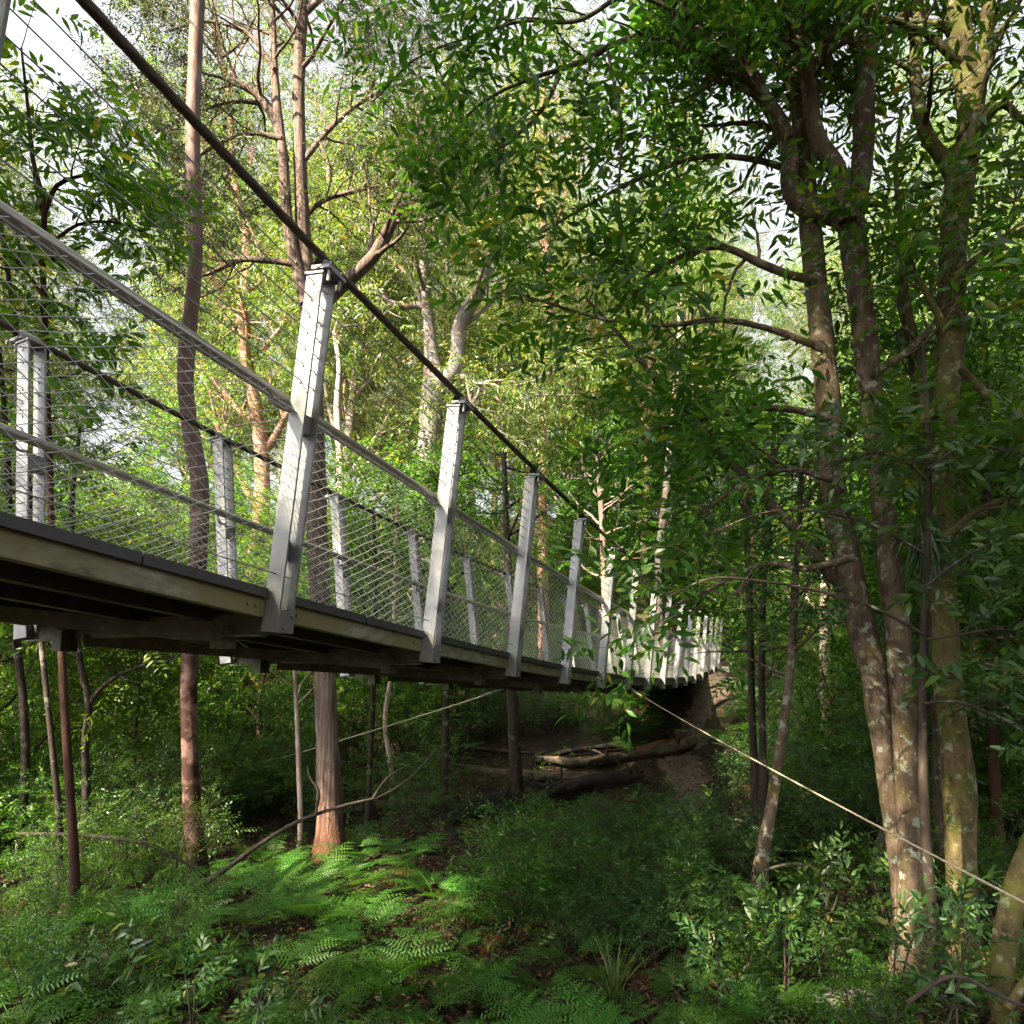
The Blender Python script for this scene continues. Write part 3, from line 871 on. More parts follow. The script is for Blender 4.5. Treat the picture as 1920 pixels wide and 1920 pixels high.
A2n = px_line([(1478, 262, 11), (1445, 200, 10), (1420, 150, 9), (1392, 100, 9), (1365, 45, 8), (1350, -30, 6)], DA - .2)
limbs1 = [px_line([(1345, 105, 6.5), (1285, 55, 6), (1200, 66, 5.5), (1140, 88, 5), (1080, 120, 4.5), (1000, 146, 3.5), (920, 182, 2.5), (860, 230, 1.6)], DA - .2),
          px_line([(1055, 128, 4), (1020, 200, 3.6), (960, 262, 3), (905, 300, 2.4), (870, 360, 1.6)], DA - .3),
          px_line([(1525, 525, 9), (1480, 515, 8), (1433, 497, 8), (1347, 463, 6), (1280, 480, 5), (1210, 520, 3)], DA - .1),
          px_line([(1555, 785, 8), (1500, 770, 7), (1420, 765, 6.5), (1340, 780, 5.5), (1270, 790, 4), (1190, 830, 2.5)], DA - .1),
          px_line([(1600, 1115, 12), (1560, 1080, 11), (1480, 980, 10), (1440, 940, 9.5), (1375, 870, 9), (1323, 820, 8), (1250, 740, 6), (1180, 650, 4.5), (1100, 560, 3)], DA + .1),
          px_line([(1545, 655, 7), (1460, 622, 6), (1350, 600, 5), (1250, 610, 4.2), (1150, 602, 3.2), (1050, 575, 2.4), (950, 545, 1.5)], DA - .5),
          px_line([(1512, 330, 8), (1420, 300, 6), (1310, 295, 5), (1210, 330, 4), (1110, 380, 3), (1010, 440, 2)], DA + .2),
          px_line([(1600, 1045, 8), (1555, 1058, 7), (1500, 1066, 6.5), (1440, 1055, 5.5), (1380, 1080, 4.5), (1290, 1125, 3.4), (1200, 1170, 2)], DA - .6),
          px_line([(1625, 170, 8), (1590, 165, 8), (1560, 130, 9), (1545, 60, 8), (1550, -40, 6)], DA),
          px_line([(1300, 40, 5), (1180, -10, 4.5), (1080, 40, 4), (980, 40, 3), (880, 70, 2.5), (780, 110, 2), (700, 190, 1.5)], DA - .5),
          px_line([(1640, 700, 7), (1700, 660, 6), (1740, 620, 5), (1780, 560, 3)], DA - .3),
          px_line([(1560, 900, 7), (1480, 880, 5), (1400, 905, 4), (1320, 960, 3)], DA - .5)]
rootA, baseA, tA = woody('lichen_tree', [A1, A2, A2b, A2l, A2m, A2n, px_line([(1140, 95, 3), (1165, 250, 2.6), (1160, 380, 2.4), (1168, 470, 2.4), (1185, 540, 2.2), (1240, 605, 2), (1300, 670, 1.4)], DA - .3)] + limbs1, M['bark_lichen'],
                         'large tree with twin lichen spotted stems joined at the base, forking into many dark limbs', 'tree', base=gA, sides=18, step=.09, rough=.045, seed=3)
cA = MB()
Pp, Rp = lines_to_arrays(limbs1)
LK = keep
dress(tA, cA, Pp, Rp, rngA, 'broad', n=(9, 4), L=(.90, .45), nspray=2, size=(1.0, 1.6), t0=.25, inside=clear_of_bridge, near=2.6)
Pp, Rp = lines_to_arrays([A1[-8:], A2b, A2l[4:], A2m[3:], A2n])
dress(tA, cA, Pp, Rp, rngA, 'broad', n=(9, 4, 3), L=(1.5, .75, .4), nspray=2, size=(.9, 1.5), t0=.2, inside=clear_of_bridge, near=2.6)
tA.build('trunk', M['bark_lichen'], rootA, baseA)
cA.build('crown', M['leaf_broad'], rootA, baseA)

gB = G(1806, 1800); DB = float(gB[1])
B1 = fix_base(px_line([(1805, 1815, 38), (1803, 1700, 26), (1800, 1600, 26), (1799, 1480, 27), (1790, 1380, 24), (1778, 1280, 24), (1768, 1120, 23), (1763, 1000, 22), (1764, 900, 22),
             (1769, 773, 23), (1780, 640, 26), (1786, 500, 23), (1792, 400, 24), (1806, 310, 24), (1820, 240, 22), (1815, 160, 20), (1803, 80, 20), (1794, 0, 19), (1790, -150, 16), (1780, -320, 9)], DB), gB)
B2 = px_line([(1818, 300, 15), (1832, 210, 12), (1844, 110, 11), (1852, 10, 10), (1866, -120, 7)], DB - .1)
B3 = px_line([(1785, 330, 15), (1765, 295, 13), (1742, 262, 13), (1724, 210, 11), (1716, 110, 10), (1722, 10, 9), (1715, -120, 6)], DB + .1)
limbs2 = [px_line([(1673, 905, 6), (1700, 830, 7), (1725, 790, 8), (1762, 768, 9)][::-1], DB - .1),
          px_line([(1800, 690, 8), (1860, 750, 7), (1920, 800, 5), (1990, 830, 3)], DB - .3),
          px_line([(1842, 225, 8), (1885, 195, 7), (1915, 225, 6), (1960, 240, 4)], DB - .2),
          px_line([(1730, 770, 7), (1728, 700, 7), (1700, 560, 6), (1690, 440, 5), (1680, 330, 4), (1690, 200, 3)], DB + .1),
          px_line([(1790, 520, 7), (1850, 470, 6), (1920, 430, 4), (1990, 420, 3)], DB - .5),
          px_line([(1768, 1010, 8), (1830, 960, 6), (1900, 930, 4), (1960, 920, 3)], DB - .6),
          px_line([(1775, 620, 7), (1720, 520, 5), (1690, 470, 4), (1640, 440, 2)], DB - .5),
          px_line([(1800, 120, 9), (1730, 60, 6), (1670, 40, 4), (1600, 50, 2)], DB - .4)]
rootB, baseB, tB = woody('lichen_tree', [B1, B2, B3] + limbs2, M['bark_lichen'],
                         'tall straight mossy single trunk beside the twin stemmed tree, lit yellow near its base', 'tree', base=gB, sides=18, step=.09, rough=.05, seed=7)
cB = MB()
Pp, Rp = lines_to_arrays(limbs2)
dress(tB, cB, Pp, Rp, rngA, 'broad', n=(6, 4), L=(.75, .4), nspray=2, size=(1.0, 1.6), t0=.25, near=2.6)
Pp, Rp = lines_to_arrays([B1[-7:], B2, B3])
dress(tB, cB, Pp, Rp, rngA, 'broad', n=(8, 4, 3), L=(1.3, .7, .4), nspray=1, size=(.9, 1.5), t0=.2, near=2.6)
tB.build('trunk', M['bark_moss'], rootB, baseB)
cB.build('crown', M['leaf_broad'], rootB, baseB)
# epiphyte hanging on the single trunk
cE = MB(); pe = P(1742, 985, DB - .35)
for k in range(85):
    a = rngA.uniform(0, 6.28); L = rngA.uniform(.28, .6)
    v, T, Q = leaf_shape(L, rngA.uniform(.016, .03), .2, .25, 'near')
    Rm = rotz(a) @ roty(rngA.uniform(.75, 1.45)) @ rotx(rngA.normal(0, .6))
    cE.add(v @ Rm.T + pe + rngA.normal(0, .05, 3) * np.array([1.2, .8, 1.6]), T, Q)
oE = cE.build('epiphyte', M['staghorn'], None, pe)
tag(oE, 'clump of dark strap leaves hanging from the mossy single trunk', 'epiphyte')

gC = G(1858, 1905); DC = float(gC[1])
C1 = fix_base(px_line([(1866, 1915, 24), (1880, 1800, 20), (1892, 1720, 20), (1910, 1650, 20), (1945, 1560, 19), (1985, 1440, 22), (2050, 1290, 20), (2120, 1100, 17), (2180, 850, 14)], DC - .4), G(1858, 1905) + np.array([0, -.2, 0]))
C2 = px_line([(1890, 1890, 10), (1915, 1850, 9), (1960, 1800, 8), (2040, 1700, 7)], DC - .5)
rootC, baseC, tC = woody('leaning_tree', [C1, C2], M['bark_moss'], 'mossy trunk leaning out over the right edge beside the guy rope', 'tree', sides=16, step=.08, rough=.07, seed=9)
cC = MB()
Pp, Rp = lines_to_arrays([C1[-4:]])
dress(tC, cC, Pp, Rp, rngA, 'broad', n=(10, 5), L=(1.1, .5), nspray=3, t0=.1, near=2.2)
tC.build('trunk', M['bark_moss'], rootC, baseC); cC.build('crown', M['leaf_broad'], rootC, baseC)

# sapling in front of them whose dim leaves fill the right foreground
rngS = np.random.default_rng(21)
gS = G(1745, 1880)
S1 = fix_base(px_line([(1745, 1880, 10), (1738, 1600, 9), (1730, 1350, 8), (1733, 1150, 7), (1740, 950, 6), (1738, 780, 5), (1730, 640, 3)], float(gS[1]) - .25), gS + np.array([0, -.25, 0]))
ds = float(gS[1]) - .3
limbS = [px_line([(1733, 1190, 3.7), (1640, 1140, 3.1), (1540, 1110, 2.8), (1430, 1090, 2.5), (1330, 1085, 1.9), (1250, 1120, 1.2)], ds - .7),
         px_line([(1735, 1040, 3.1), (1640, 985, 2.8), (1540, 960, 2.5), (1440, 960, 1.9), (1330, 1000, 1.2)], ds - .7),
         px_line([(1735, 1100, 3.1), (1800, 1050, 2.5), (1880, 1010, 2.2), (1960, 990, 1.9)], ds - .8),
         px_line([(1731, 1320, 3.7), (1790, 1315, 3.1), (1860, 1340, 2.8), (1960, 1380, 2.5)], ds - 1.1),
         px_line([(1738, 900, 2.5), (1690, 860, 2.2), (1620, 850, 1.9), (1550, 880, 1.2)], ds - .6),
         px_line([(1738, 880, 2.5), (1800, 840, 2.2), (1870, 840, 1.9), (1940, 870, 1.2)], ds - .7),
         px_line([(1733, 1200, 3.1), (1800, 1190, 2.5), (1880, 1180, 1.9), (1940, 1190, 1.2)], ds - .9)]
rootS, baseS, tS = woody('leafy_sapling', [S1] + limbS, M['bark_dark'], 'thin sapling holding layers of dim broad leaves in front of the lichen trunks', 'sapling', sides=9, step=.1, rough=.04, seed=5)
cS = MB()
Pp, Rp = lines_to_arrays(limbS)
dress(tS, cS, Pp, Rp, rngS, 'dark', n=(7, 3), L=(.62, .28), nspray=2, size=(.75, 1.25), t0=.12, inside=clear_of_bridge, near=2.3, flat=.6, spread=.45)
tS.build('trunk', M['bark_dark'], rootS, baseS); cS.build('crown', M['leaf_dark'], rootS, baseS)

# ============================ the two tall trunks behind the bridge
gT = G(372, 1690); DT = float(gT[1])
T1 = fix_base(px_line([(375, 1700, 27.0), (370, 1620, 19.8), (362, 1540, 17.1), (356, 1400, 15.3), (354, 1280, 15.3), (360, 1180, 16.2), (370, 1075, 16.2), (374, 980, 16.7), (374, 900, 16.2), (364, 840, 14.8),
             (353, 780, 14.0), (348, 720, 14.4), (352, 640, 14.8), (361, 560, 12.6), (366, 480, 12.6), (366, 400, 13.1), (362, 300, 13.5), (362, 220, 13.1), (366, 110, 12.6), (371, 0, 12.6), (378, -150, 11.7), (390, -400, 10.8), (380, -800, 8.1), (385, -1150, 4.5)], DT), gT)
rootT, baseT, tT = woody('red_gum_tree', [T1], M['bark_gum'], 'straight smooth trunk turning from dark red below to grey pink above, behind the left deck', 'tree', sides=20, step=.12, rough=.025, seed=13)
Pp, Rp = lines_to_arrays([T1[-4:]])
cT = MB(); rngT = np.random.default_rng(31)
dress(tT, cT, Pp, Rp, rngT, 'gum', n=(9, 6, 4), L=(3.2, 1.4, .7), nspray=4, t0=.1, up=.1, flat=0, size=(.8, 1.2))
tT.build('trunk', M['bark_gum'], rootT, baseT); cT.build('crown', M['leaf_gum_grey'], rootT, baseT)

gU = G(622, 1612); DU = float(gU[1])
U1 = fix_base(px_line([(622, 1625, 38), (619, 1560, 26), (616, 1450, 23), (612, 1330, 21), (608, 1250, 20.5), (600, 1150, 19), (595, 1000, 19), (592, 880, 18), (588, 760, 17.5), (582, 640, 17), (575, 540, 17), (570, 460, 15), (566, 380, 13.5), (562, 280, 12), (560, 170, 11), (565, 60, 10), (572, -60, 9), (575, -250, 6)], DU), gU)
U2 = px_line([(575, 570, 12), (556, 500, 10.5), (543, 440, 10), (535, 370, 9.5), (530, 290, 9), (522, 220, 8), (514, 120, 7), (510, 10, 6), (500, -120, 4)], DU - .15)
limbU = [px_line([(556, 497, 6), (520, 490, 6), (490, 488, 5.5), (455, 486, 5), (425, 497, 4.5), (395, 512, 3.5), (350, 522, 2)], DU - .2),
         px_line([(600, 580, 15), (625, 550, 14), (660, 520, 13), (700, 482, 12), (725, 440, 11), (742, 405, 9), (765, 370, 7), (790, 300, 5), (830, 240, 3)], DU - .3),
         px_line([(535, 300, 8), (510, 215, 8), (482, 176, 8), (455, 160, 7), (432, 148, 7), (415, 120, 6), (405, 90, 5), (400, 30, 3)], DU - .1),
         px_line([(570, 300, 6), (620, 240, 5), (680, 190, 4), (740, 160, 2.5)], DU),
         px_line([(562, 420, 5), (600, 380, 4.5), (660, 360, 4), (730, 345, 3)], DU + .3),
         px_line([(528, 260, 5), (470, 250, 4), (410, 270, 3), (350, 310, 2)], DU - .2),
         px_line([(515, 130, 5), (460, 60, 4), (390, 40, 3), (310, 60, 2)], DU - .3),
         px_line([(522, 200, 5), (440, 190, 4), (360, 215, 3), (290, 250, 2)], DU + .4),
         px_line([(566, 30, 6), (640, -30, 5), (720, -40, 4), (790, 10, 2)], DU)]
rootU, baseU, tU = woody('stringybark_tree', [U1, U2] + limbU, M['bark_string'], 'fibrous barked tree with two upright stems behind the nearest bridge post', 'tree', sides=18, step=.1, rough=.05, seed=17)
Pp, Rp = lines_to_arrays(limbU[0:9] + [U1[-5:], U2[-4:]])
cU = MB(); rngU = np.random.default_rng(37)
dress(tU, cU, Pp, Rp, rngU, 'gum', n=(11, 6, 3), L=(1.5, .75, .4), nspray=3, t0=.25, up=.05, flat=.1, size=(.55, .85), inside=clear_of_bridge, spread=.9)
tU.build('trunk', M['bark_string'], rootU, baseU); cU.build('crown', M['leaf_gum_grey'], rootU, baseU)

# ============================ thin saplings whose stems the photograph shows one by one
def sapling(pts, depth, bark, leaf, kind, label, n=(8, 4), L=(.8, .4), nspray=3, t0=.35, size=(.8, 1.15), seed=0, ground=True, name='sapling', cat='sapling', flat=.4, sides=9, near=2.2, up=.04, extra=(), rough=.05, group=None):
    l = px_line(pts, depth)
    if ground:
        g = np.array([l[0, 0], l[0, 1], float(terrain(l[0, 0], l[0, 1])) - .1])
        if g[2] < l[0, 2] - .03: l = np.concatenate([[[*g, l[0, 3] * 1.1]], l])
        else: l[0, 2] = g[2]
    ex = [px_line(e, depth) for e in extra]
    root, base, tb = woody(name, [l] + ex, bark, label, cat, sides=sides, step=.1, rough=rough, seed=seed, group=group)
    r = np.random.default_rng(900 + seed); cb = MB()
    Pp, Rp = lines_to_arrays([l])
    dress(tb, cb, Pp, Rp, r, kind, n=n, L=L, nspray=nspray, t0=t0, size=size, inside=clear_of_bridge, flat=flat, near=near, up=up)
    if ex:
        Pp, Rp = lines_to_arrays(ex)
        dress(tb, cb, Pp, Rp, r, kind, n=(6, 3), L=(L[0] * .8, L[1]), nspray=nspray, t0=.3, size=size, inside=clear_of_bridge, flat=flat, near=near, up=up)
    tb.build('trunk', bark, root, base); cb.build('crown', leaf, root, base)
    return root

sapling([(140, 1665, 9), (132, 1500, 8), (122, 1350, 7.5), (115, 1210, 7), (97, 1000, 6.5), (92, 850, 6), (86, 650, 5.5), (80, 480, 5), (82, 390, 5), (62, 300, 4), (52, 200, 3), (40, 90, 2)], 6.9,
        M['bark_red'], M['leaf_sapling'], 'big', 'slender brown sapling with broad yellow green leaves against the sky at upper left', n=(16, 4), L=(1.0, .45), t0=.52, seed=1, size=(.7, 1.05),
        extra=[[(84, 400, 4), (110, 345, 4), (150, 330, 3), (200, 325, 2)], [(84, 560, 4), (40, 500, 3), (0, 470, 2), (-50, 450, 2)], [(80, 470, 4), (150, 420, 3), (230, 420, 2), (280, 440, 2)]])
sapling([(112, 1560, 6), (100, 1420, 5.5), (78, 1210, 5), (60, 1000, 5), (45, 760, 4.5), (36, 650, 4.5), (22, 560, 4.5), (4, 440, 4), (-25, 320, 3)], 7.8, M['bark_dark'], M['leaf_sapling'], 'broadmid',
        'very thin grey stem bending left beside the brown sapling', n=(12, 4), t0=.45, seed=2)
sapling([(48, 1420, 8), (42, 1300, 7), (30, 1200, 7), (20, 1000, 6), (10, 800, 5), (0, 650, 3)], 9.2, M['bark_dark'], M['leaf_broad'], 'broadmid', 'dark spotted stem at the far left below the deck', n=(12, 4), L=(1, .5), t0=.4, seed=3)
sapling([(162, 1480, 8), (160, 1390, 7), (166, 1320, 7), (150, 1240, 6), (140, 1100, 5), (135, 950, 4), (150, 800, 3)], 9.0, M['bark_dark'], M['leaf_sapling'], 'broadmid', 'small forked stem right of the brown sapling under the deck', n=(12, 4), L=(1, .5), t0=.45, seed=4,
        extra=[[(166, 1320, 5), (190, 1290, 4), (260, 1250, 3), (330, 1235, 2)]])
sapling([(832, 1560, 8), (834, 1430, 7), (836, 1300, 6.5), (838, 1150, 6), (835, 1000, 5), (838, 850, 4)], 12.0, M['bark_dark'], M['leaf_broad'], 'broadmid', 'dark straight stem standing beside the hollow log', n=(14, 5), L=(1.3, .6), t0=.5, seed=5)
sapling([(968, 1470, 13), (964, 1380, 11), (960, 1290, 10), (955, 1150, 8), (950, 1000, 7), (945, 850, 5)], 13.4, M['bark_dark'], M['leaf_broad'], 'broadmid', 'dark stem behind the crossed logs under the middle of the deck', n=(14, 5), L=(1.5, .7), t0=.5, seed=6)
sapling([(1140, 1400, 8), (1137, 1300, 7), (1135, 1150, 7), (1130, 1000, 6), (1120, 850, 4)], 18.0, M['bark_string'], M['leaf_broad'], 'broadmid', 'pale grey stem below the deck near the guy rope anchor', n=(14, 5), L=(1.8, .8), t0=.5, seed=7)
sapling([(1418, 1490, 10), (1412, 1400, 7), (1408, 1250, 6.5), (1404, 1100, 6), (1398, 950, 5), (1400, 780, 3)], 10.2, M['bark_dark'], M['leaf_broad'], 'broadmid', 'left one of two dark thin stems standing together past the path', n=(14, 4), L=(1.1, .5), t0=.45, seed=8)
sapling([(1432, 1505, 10), (1430, 1400, 7), (1428, 1250, 6.5), (1432, 1100, 6), (1445, 950, 5), (1450, 780, 3)], 10.0, M['bark_dark'], M['leaf_broad'], 'broadmid', 'right one of two dark thin stems standing together past the path', n=(14, 4), L=(1.1, .5), t0=.45, seed=9)
sapling([(1424, 1668, 17), (1428, 1610, 14), (1442, 1540, 12), (1458, 1440, 10.5), (1470, 1350, 9.5), (1484, 1220, 8), (1490, 1100, 7), (1500, 960, 5), (1505, 820, 3)], 7.6, M['bark_lichen'], M['leaf_dark'], 'broadmid',
        'leaning lichen spotted thin trunk between the path and the twin trunks', n=(14, 4), L=(.9, .45), t0=.5, seed=10)
sapling([(1546, 1300, 9), (1545, 1220, 8), (1545, 1150, 8), (1550, 1000, 7), (1548, 850, 5)], 14.5, M['bark_pale'], M['leaf_broad'], 'broadmid', 'pale sunlit stem left of the twin lichen trunks', n=(14, 5), L=(1.4, .6), t0=.45, seed=11)
sapling([(690, 1540, 6), (695, 1420, 5), (700, 1290, 5), (705, 1100, 4), (700, 950, 3)], 11.5, M['bark_dark'], M['leaf_broad'], 'broadmid', 'thin mottled stem right of the stringybark trunk', n=(12, 4), L=(1.2, .5), t0=.5, seed=12)
sapling([(735, 1470, 5), (722, 1350, 4.5), (735, 1250, 4), (740, 1100, 4), (745, 950, 3)], 13.5, M['bark_pale'], M['leaf_broad'], 'broadmid', 'thin pale stem midway between the stringybark and the hollow log', n=(12, 4), L=(1.3, .6), t0=.5, seed=13)
sapling([(563, 1560, 5), (560, 1430, 5), (556, 1330, 4), (552, 1250, 4), (550, 1080, 3)], 10.5, M['bark_pale'], M['leaf_broad'], 'broadmid', 'thin mottled stem just left of the stringybark trunk', n=(12, 4), L=(1.2, .5), t0=.5, seed=14)
sapling([(1655, 1700, 14), (1642, 1640, 13), (1650, 1600, 12), (1668, 1540, 10), (1690, 1440, 8), (1740, 1330, 7), (1735, 1250, 6)], DA + 1.0, M['bark_dark'], M['leaf_dark'], 'broadmid', 'crooked dark stem rising from the hollow behind the twin trunks', n=(10, 4), L=(.8, .4), t0=.6, seed=15)
sapling([(1868, 1500, 10), (1860, 1300, 9), (1856, 1100, 9), (1850, 950, 8), (1852, 800, 6), (1845, 600, 4)], 9.0, M['bark_red'], M['leaf_broad'], 'broadmid', 'dark red stem beyond the mossy single trunk at right', n=(16, 5), L=(1.2, .55), t0=.4, seed=16)
sapling([(1760, 1500, 9), (1755, 1300, 8), (1740, 1000, 7), (1735, 860, 7), (1712, 700, 6), (1690, 560, 5), (1685, 440, 3)], 7.4, M['bark_lichen'], M['leaf_broad'], 'broadmid', 'thin grey stem between the twin trunks and the mossy single trunk', n=(14, 4), L=(1.0, .5), t0=.5, seed=18)

# ============================ gums far behind
def far_gum(name, lines, bark, leaf, label, n=(8, 5, 4), L=(3.2, 1.6, .8), nspray=4, seed=0, t0=.2, size=(1.2, 1.8), extra_lines=()):
    root, base, tb = woody(name, lines, bark, label, 'tree', sides=14, step=.3, rough=.05, seed=seed)
    r = np.random.default_rng(500 + seed); cb = MB()
    Pp, Rp = lines_to_arrays(list(lines[1:]) + [lines[0][len(lines[0]) // 2:]] + list(extra_lines))
    dress(tb, cb, Pp, Rp, r, 'gum', n=n, L=L, nspray=nspray, t0=t0, up=.06, flat=0, size=size, spread=.9, gaps=None)
    tb.build('trunk', bark, root, base); cb.build('crown', leaf, root, base)
    return root

def down_to_ground(line):
    g = float(terrain(line[0][0], line[0][1])) - .3
    return np.concatenate([[[line[0][0], line[0][1], g, line[0][3] * 1.15]], line]) if g < line[0][2] else line

D3 = 19.5
G1 = down_to_ground(px_line([(800, 1000, 24), (803, 900, 23), (806, 820, 21), (808, 760, 20), (814, 715, 21), (809, 670, 13), (805, 620, 12), (799, 560, 11), (795, 500, 10), (793, 440, 9), (798, 360, 7), (800, 260, 5)], D3))
G1b = px_line([(818, 735, 14), (836, 712, 15), (852, 690, 14), (858, 655, 13), (860, 615, 14), (876, 580, 14), (895, 552, 12), (908, 520, 11), (914, 470, 10), (916, 420, 9), (908, 360, 7), (905, 300, 5)], D3)
G1c = px_line([(800, 578, 8), (780, 572, 7), (755, 575, 7), (720, 560, 5), (690, 530, 3)], D3)
G1d = px_line([(855, 700, 6), (880, 715, 6), (905, 730, 5), (930, 745, 3)], D3)
far_gum('grey_gum_tree', [G1, G1b, G1c, G1d], M['bark_grey'], M['leaf_gum'], 'big pale grey gum with a forked trunk, sunlit behind the second bridge post', seed=1, n=(11, 6, 4))
G2 = down_to_ground(px_line([(1018, 900, 9), (1020, 800, 9), (1026, 720, 10), (1032, 650, 10), (1030, 560, 8), (1022, 480, 9), (1018, 420, 8), (1010, 380, 7), (1015, 280, 6), (1020, 150, 4)], 23.0))
far_gum('pink_gum_tree', [G2], M['bark_pink'], M['leaf_gum'], 'slim pink barked gum standing upright right of the forked grey gum', seed=2, n=(14, 6, 4), L=(2.6, 1.3, .7))
G3 = down_to_ground(px_line([(930, 900, 6), (938, 800, 6), (938, 700, 5), (944, 600, 5), (950, 500, 4), (948, 350, 3)], 27.0))
G3b = px_line([(920, 790, 5), (925, 730, 5), (935, 680, 4), (945, 640, 4)], 27.0)
far_gum('thin_gum_tree', [G3, G3b], M['bark_pink'], M['leaf_gum'], 'thin rust streaked gum between the forked grey gum and the pink gum', seed=3, n=(12, 6, 4), L=(2.6, 1.3, .7))
G4 = down_to_ground(px_line([(1205, 1080, 6), (1208, 1000, 6), (1212, 930, 5), (1215, 800, 5), (1220, 650, 4), (1225, 450, 3)], 27.0))
far_gum('thin_gum_tree', [G4], M['bark_pink'], M['leaf_gum'], 'thin pink stem glowing in sun above the far half of the footbridge', seed=4, n=(12, 6, 4), L=(3.0, 1.4, .7))
G5 = down_to_ground(px_line([(1235, 1040, 7), (1245, 950, 6), (1250, 900, 6), (1262, 780, 5), (1275, 600, 5), (1270, 400, 4)], 24.0))
far_gum('pale_gum_tree', [G5], M['bark_pale'], M['leaf_gum'], 'slender pale gum leaning right above the far half of the footbridge', seed=5, n=(12, 6, 4), L=(3.0, 1.4, .7))
G6 = down_to_ground(px_line([(640, 900, 6), (632, 760, 6), (636, 680, 5), (628, 620, 5), (640, 560, 4), (622, 480, 3), (615, 300, 3)], 22.0))
G6b = px_line([(632, 650, 4), (645, 610, 4), (640, 580, 3), (655, 520, 3)], 22.0)
far_gum('thin_gum_tree', [G6, G6b], M['bark_pale'], M['leaf_gum'], 'crooked thin gum seen right of the top of the nearest post', seed=6, n=(10, 5, 4), L=(2.4, 1.2, .7))
# ============================ copies of a few grown plants fill the forest
def bridge_nl(x, y):
    rx, ry = x + 1.1234, y - 3.4677
    return (rx * AX[0] + ry * AX[1]) / SP, HW - (rx * TL[0] + ry * TL[1])

def grow_template(name, seed, height, r0, bark, leaf, kind, n, L, nspray, t0, size, stems=1, flat=.2, up=.06, crown_from=.35, cat='tree', lean=.06, spread=.7, hang=0.0, limbs=None, at=None):
    r = np.random.default_rng(seed); o3 = np.zeros(3) if at is None else np.array([at[0], at[1], float(terrain(at[0], at[1]))])
    lines = []
    for s in range(stems):
        K = 9
        az = r.uniform(0, 6.28); ln = (lean if stems == 1 else r.uniform(.15, .5)) * height
        t = np.linspace(0, 1, K)
        x = np.cos(az) * ln * t ** 1.3 + np.cumsum(r.normal(0, .012 * height, K)); y = np.sin(az) * ln * t ** 1.3 + np.cumsum(r.normal(0, .012 * height, K))
        h = height * (1 if s == 0 else r.uniform(.6, 1.0))
        lines.append(np.stack([x - x[0] + (r.uniform(-.05, .05) * height * .6 if stems > 1 else 0), y - y[0] + (r.uniform(-.05, .05) * height * .6 if stems > 1 else 0), t * h - .12, r0 * (1 - .85 * t) + .003], 1) + np.array([*o3, 0]))
    root = empty(name, o3); root['category'] = cat
    tb, cb = MB(), MB()
    for l in lines: log_tube(tb, l, 10 if stems == 1 else 6, .25 if height > 6 else .12, .05, r, caps=False)
    Pp, Rp = lines_to_arrays(lines, 12)
    k0 = int(crown_from * 12)
    if limbs:
        Pl, Rl = kids(Pp[:, k0:], Rp[:, k0:], limbs[0], limbs[1], r, t0=.05, ang=limbs[2], up=.10, K=9, wander=.16, rk=.6)
        V, Fq = tubes(Pl, Rl, 7); tb.add(V, Fq)
        Pp, Rp = np.concatenate([Pl]), np.concatenate([Rl])
    else:
        Pp, Rp = Pp[:, k0:], Rp[:, k0:]
    sh = np.array([0, 0, CAMH + 500.0])     # the lens test is for plants grown in place only
    dress(tb, cb, Pp, Rp, r, kind, n=n, L=L, nspray=nspray, t0=t0, up=up, flat=flat, size=size, spread=spread, near=-1, hang=hang, gaps=(GAPS if at is not None else None), margin=.26)
    tb.build('trunk' if stems == 1 else 'stem', bark, root, o3); cb.build('crown' if stems == 1 else 'foliage', leaf, root, o3)
    return root

used = {}
def put(tpl, x, y, rz, sc, label, group, centre_z, dz=0.0):
    z = float(terrain(x, y)) + dz
    p = (x, y, z)
    lab = f'{label} {where((x, y, z + centre_z))}'
    if tpl.name not in used:
        used[tpl.name] = True
        tpl.location = p; tpl.rotation_euler = (0, 0, rz); tpl.scale = (sc, sc, sc) if np.isscalar(sc) else sc
        tpl['label'] = lab; tpl['group'] = group
        return tpl
    return copy_thing(tpl, p, rz, sc, lab, group)

rngP = np.random.default_rng(77)

def scatter(n, xr, yr, rng, mind, ok=None, tries=60, frustum=.80, used_pts=None):
    pts = [] if used_pts is None else used_pts
    out = []
    for _ in range(n * tries):
        if len(out) >= n: break
        y = rng.uniform(*yr); x = rng.uniform(xr[0], xr[1])
        if frustum and abs(x) > frustum * y + 1.0: continue
        if ok is not None and not ok(x, y): continue
        if any((x - a) ** 2 + (y - b) ** 2 < mind ** 2 for a, b in pts): continue
        pts.append((x, y)); out.append((x, y))
    return out

# --- the path
path_pts = np.array([G(1285, 1560)[:2], G(1295, 1500)[:2], G(1278, 1430)[:2], G(1285, 1385)[:2], G(1310, 1340)[:2], G(1335, 1300)[:2], B(N1_ + 1.0, .2)[:2]])
PATH = resample(np.concatenate([path_pts, np.zeros((len(path_pts), 2))], 1), .15)[:, :2]
def path_dist(x, y): return float(np.min(np.hypot(PATH[:, 0] - x, PATH[:, 1] - y)))

def not_bridge(w, nmax=15.2):
    def f(x, y):
        n, l = bridge_nl(x, y)
        return not (abs(l) < w and -6 < n < nmax) and path_dist(x, y) > 1.0
    return f

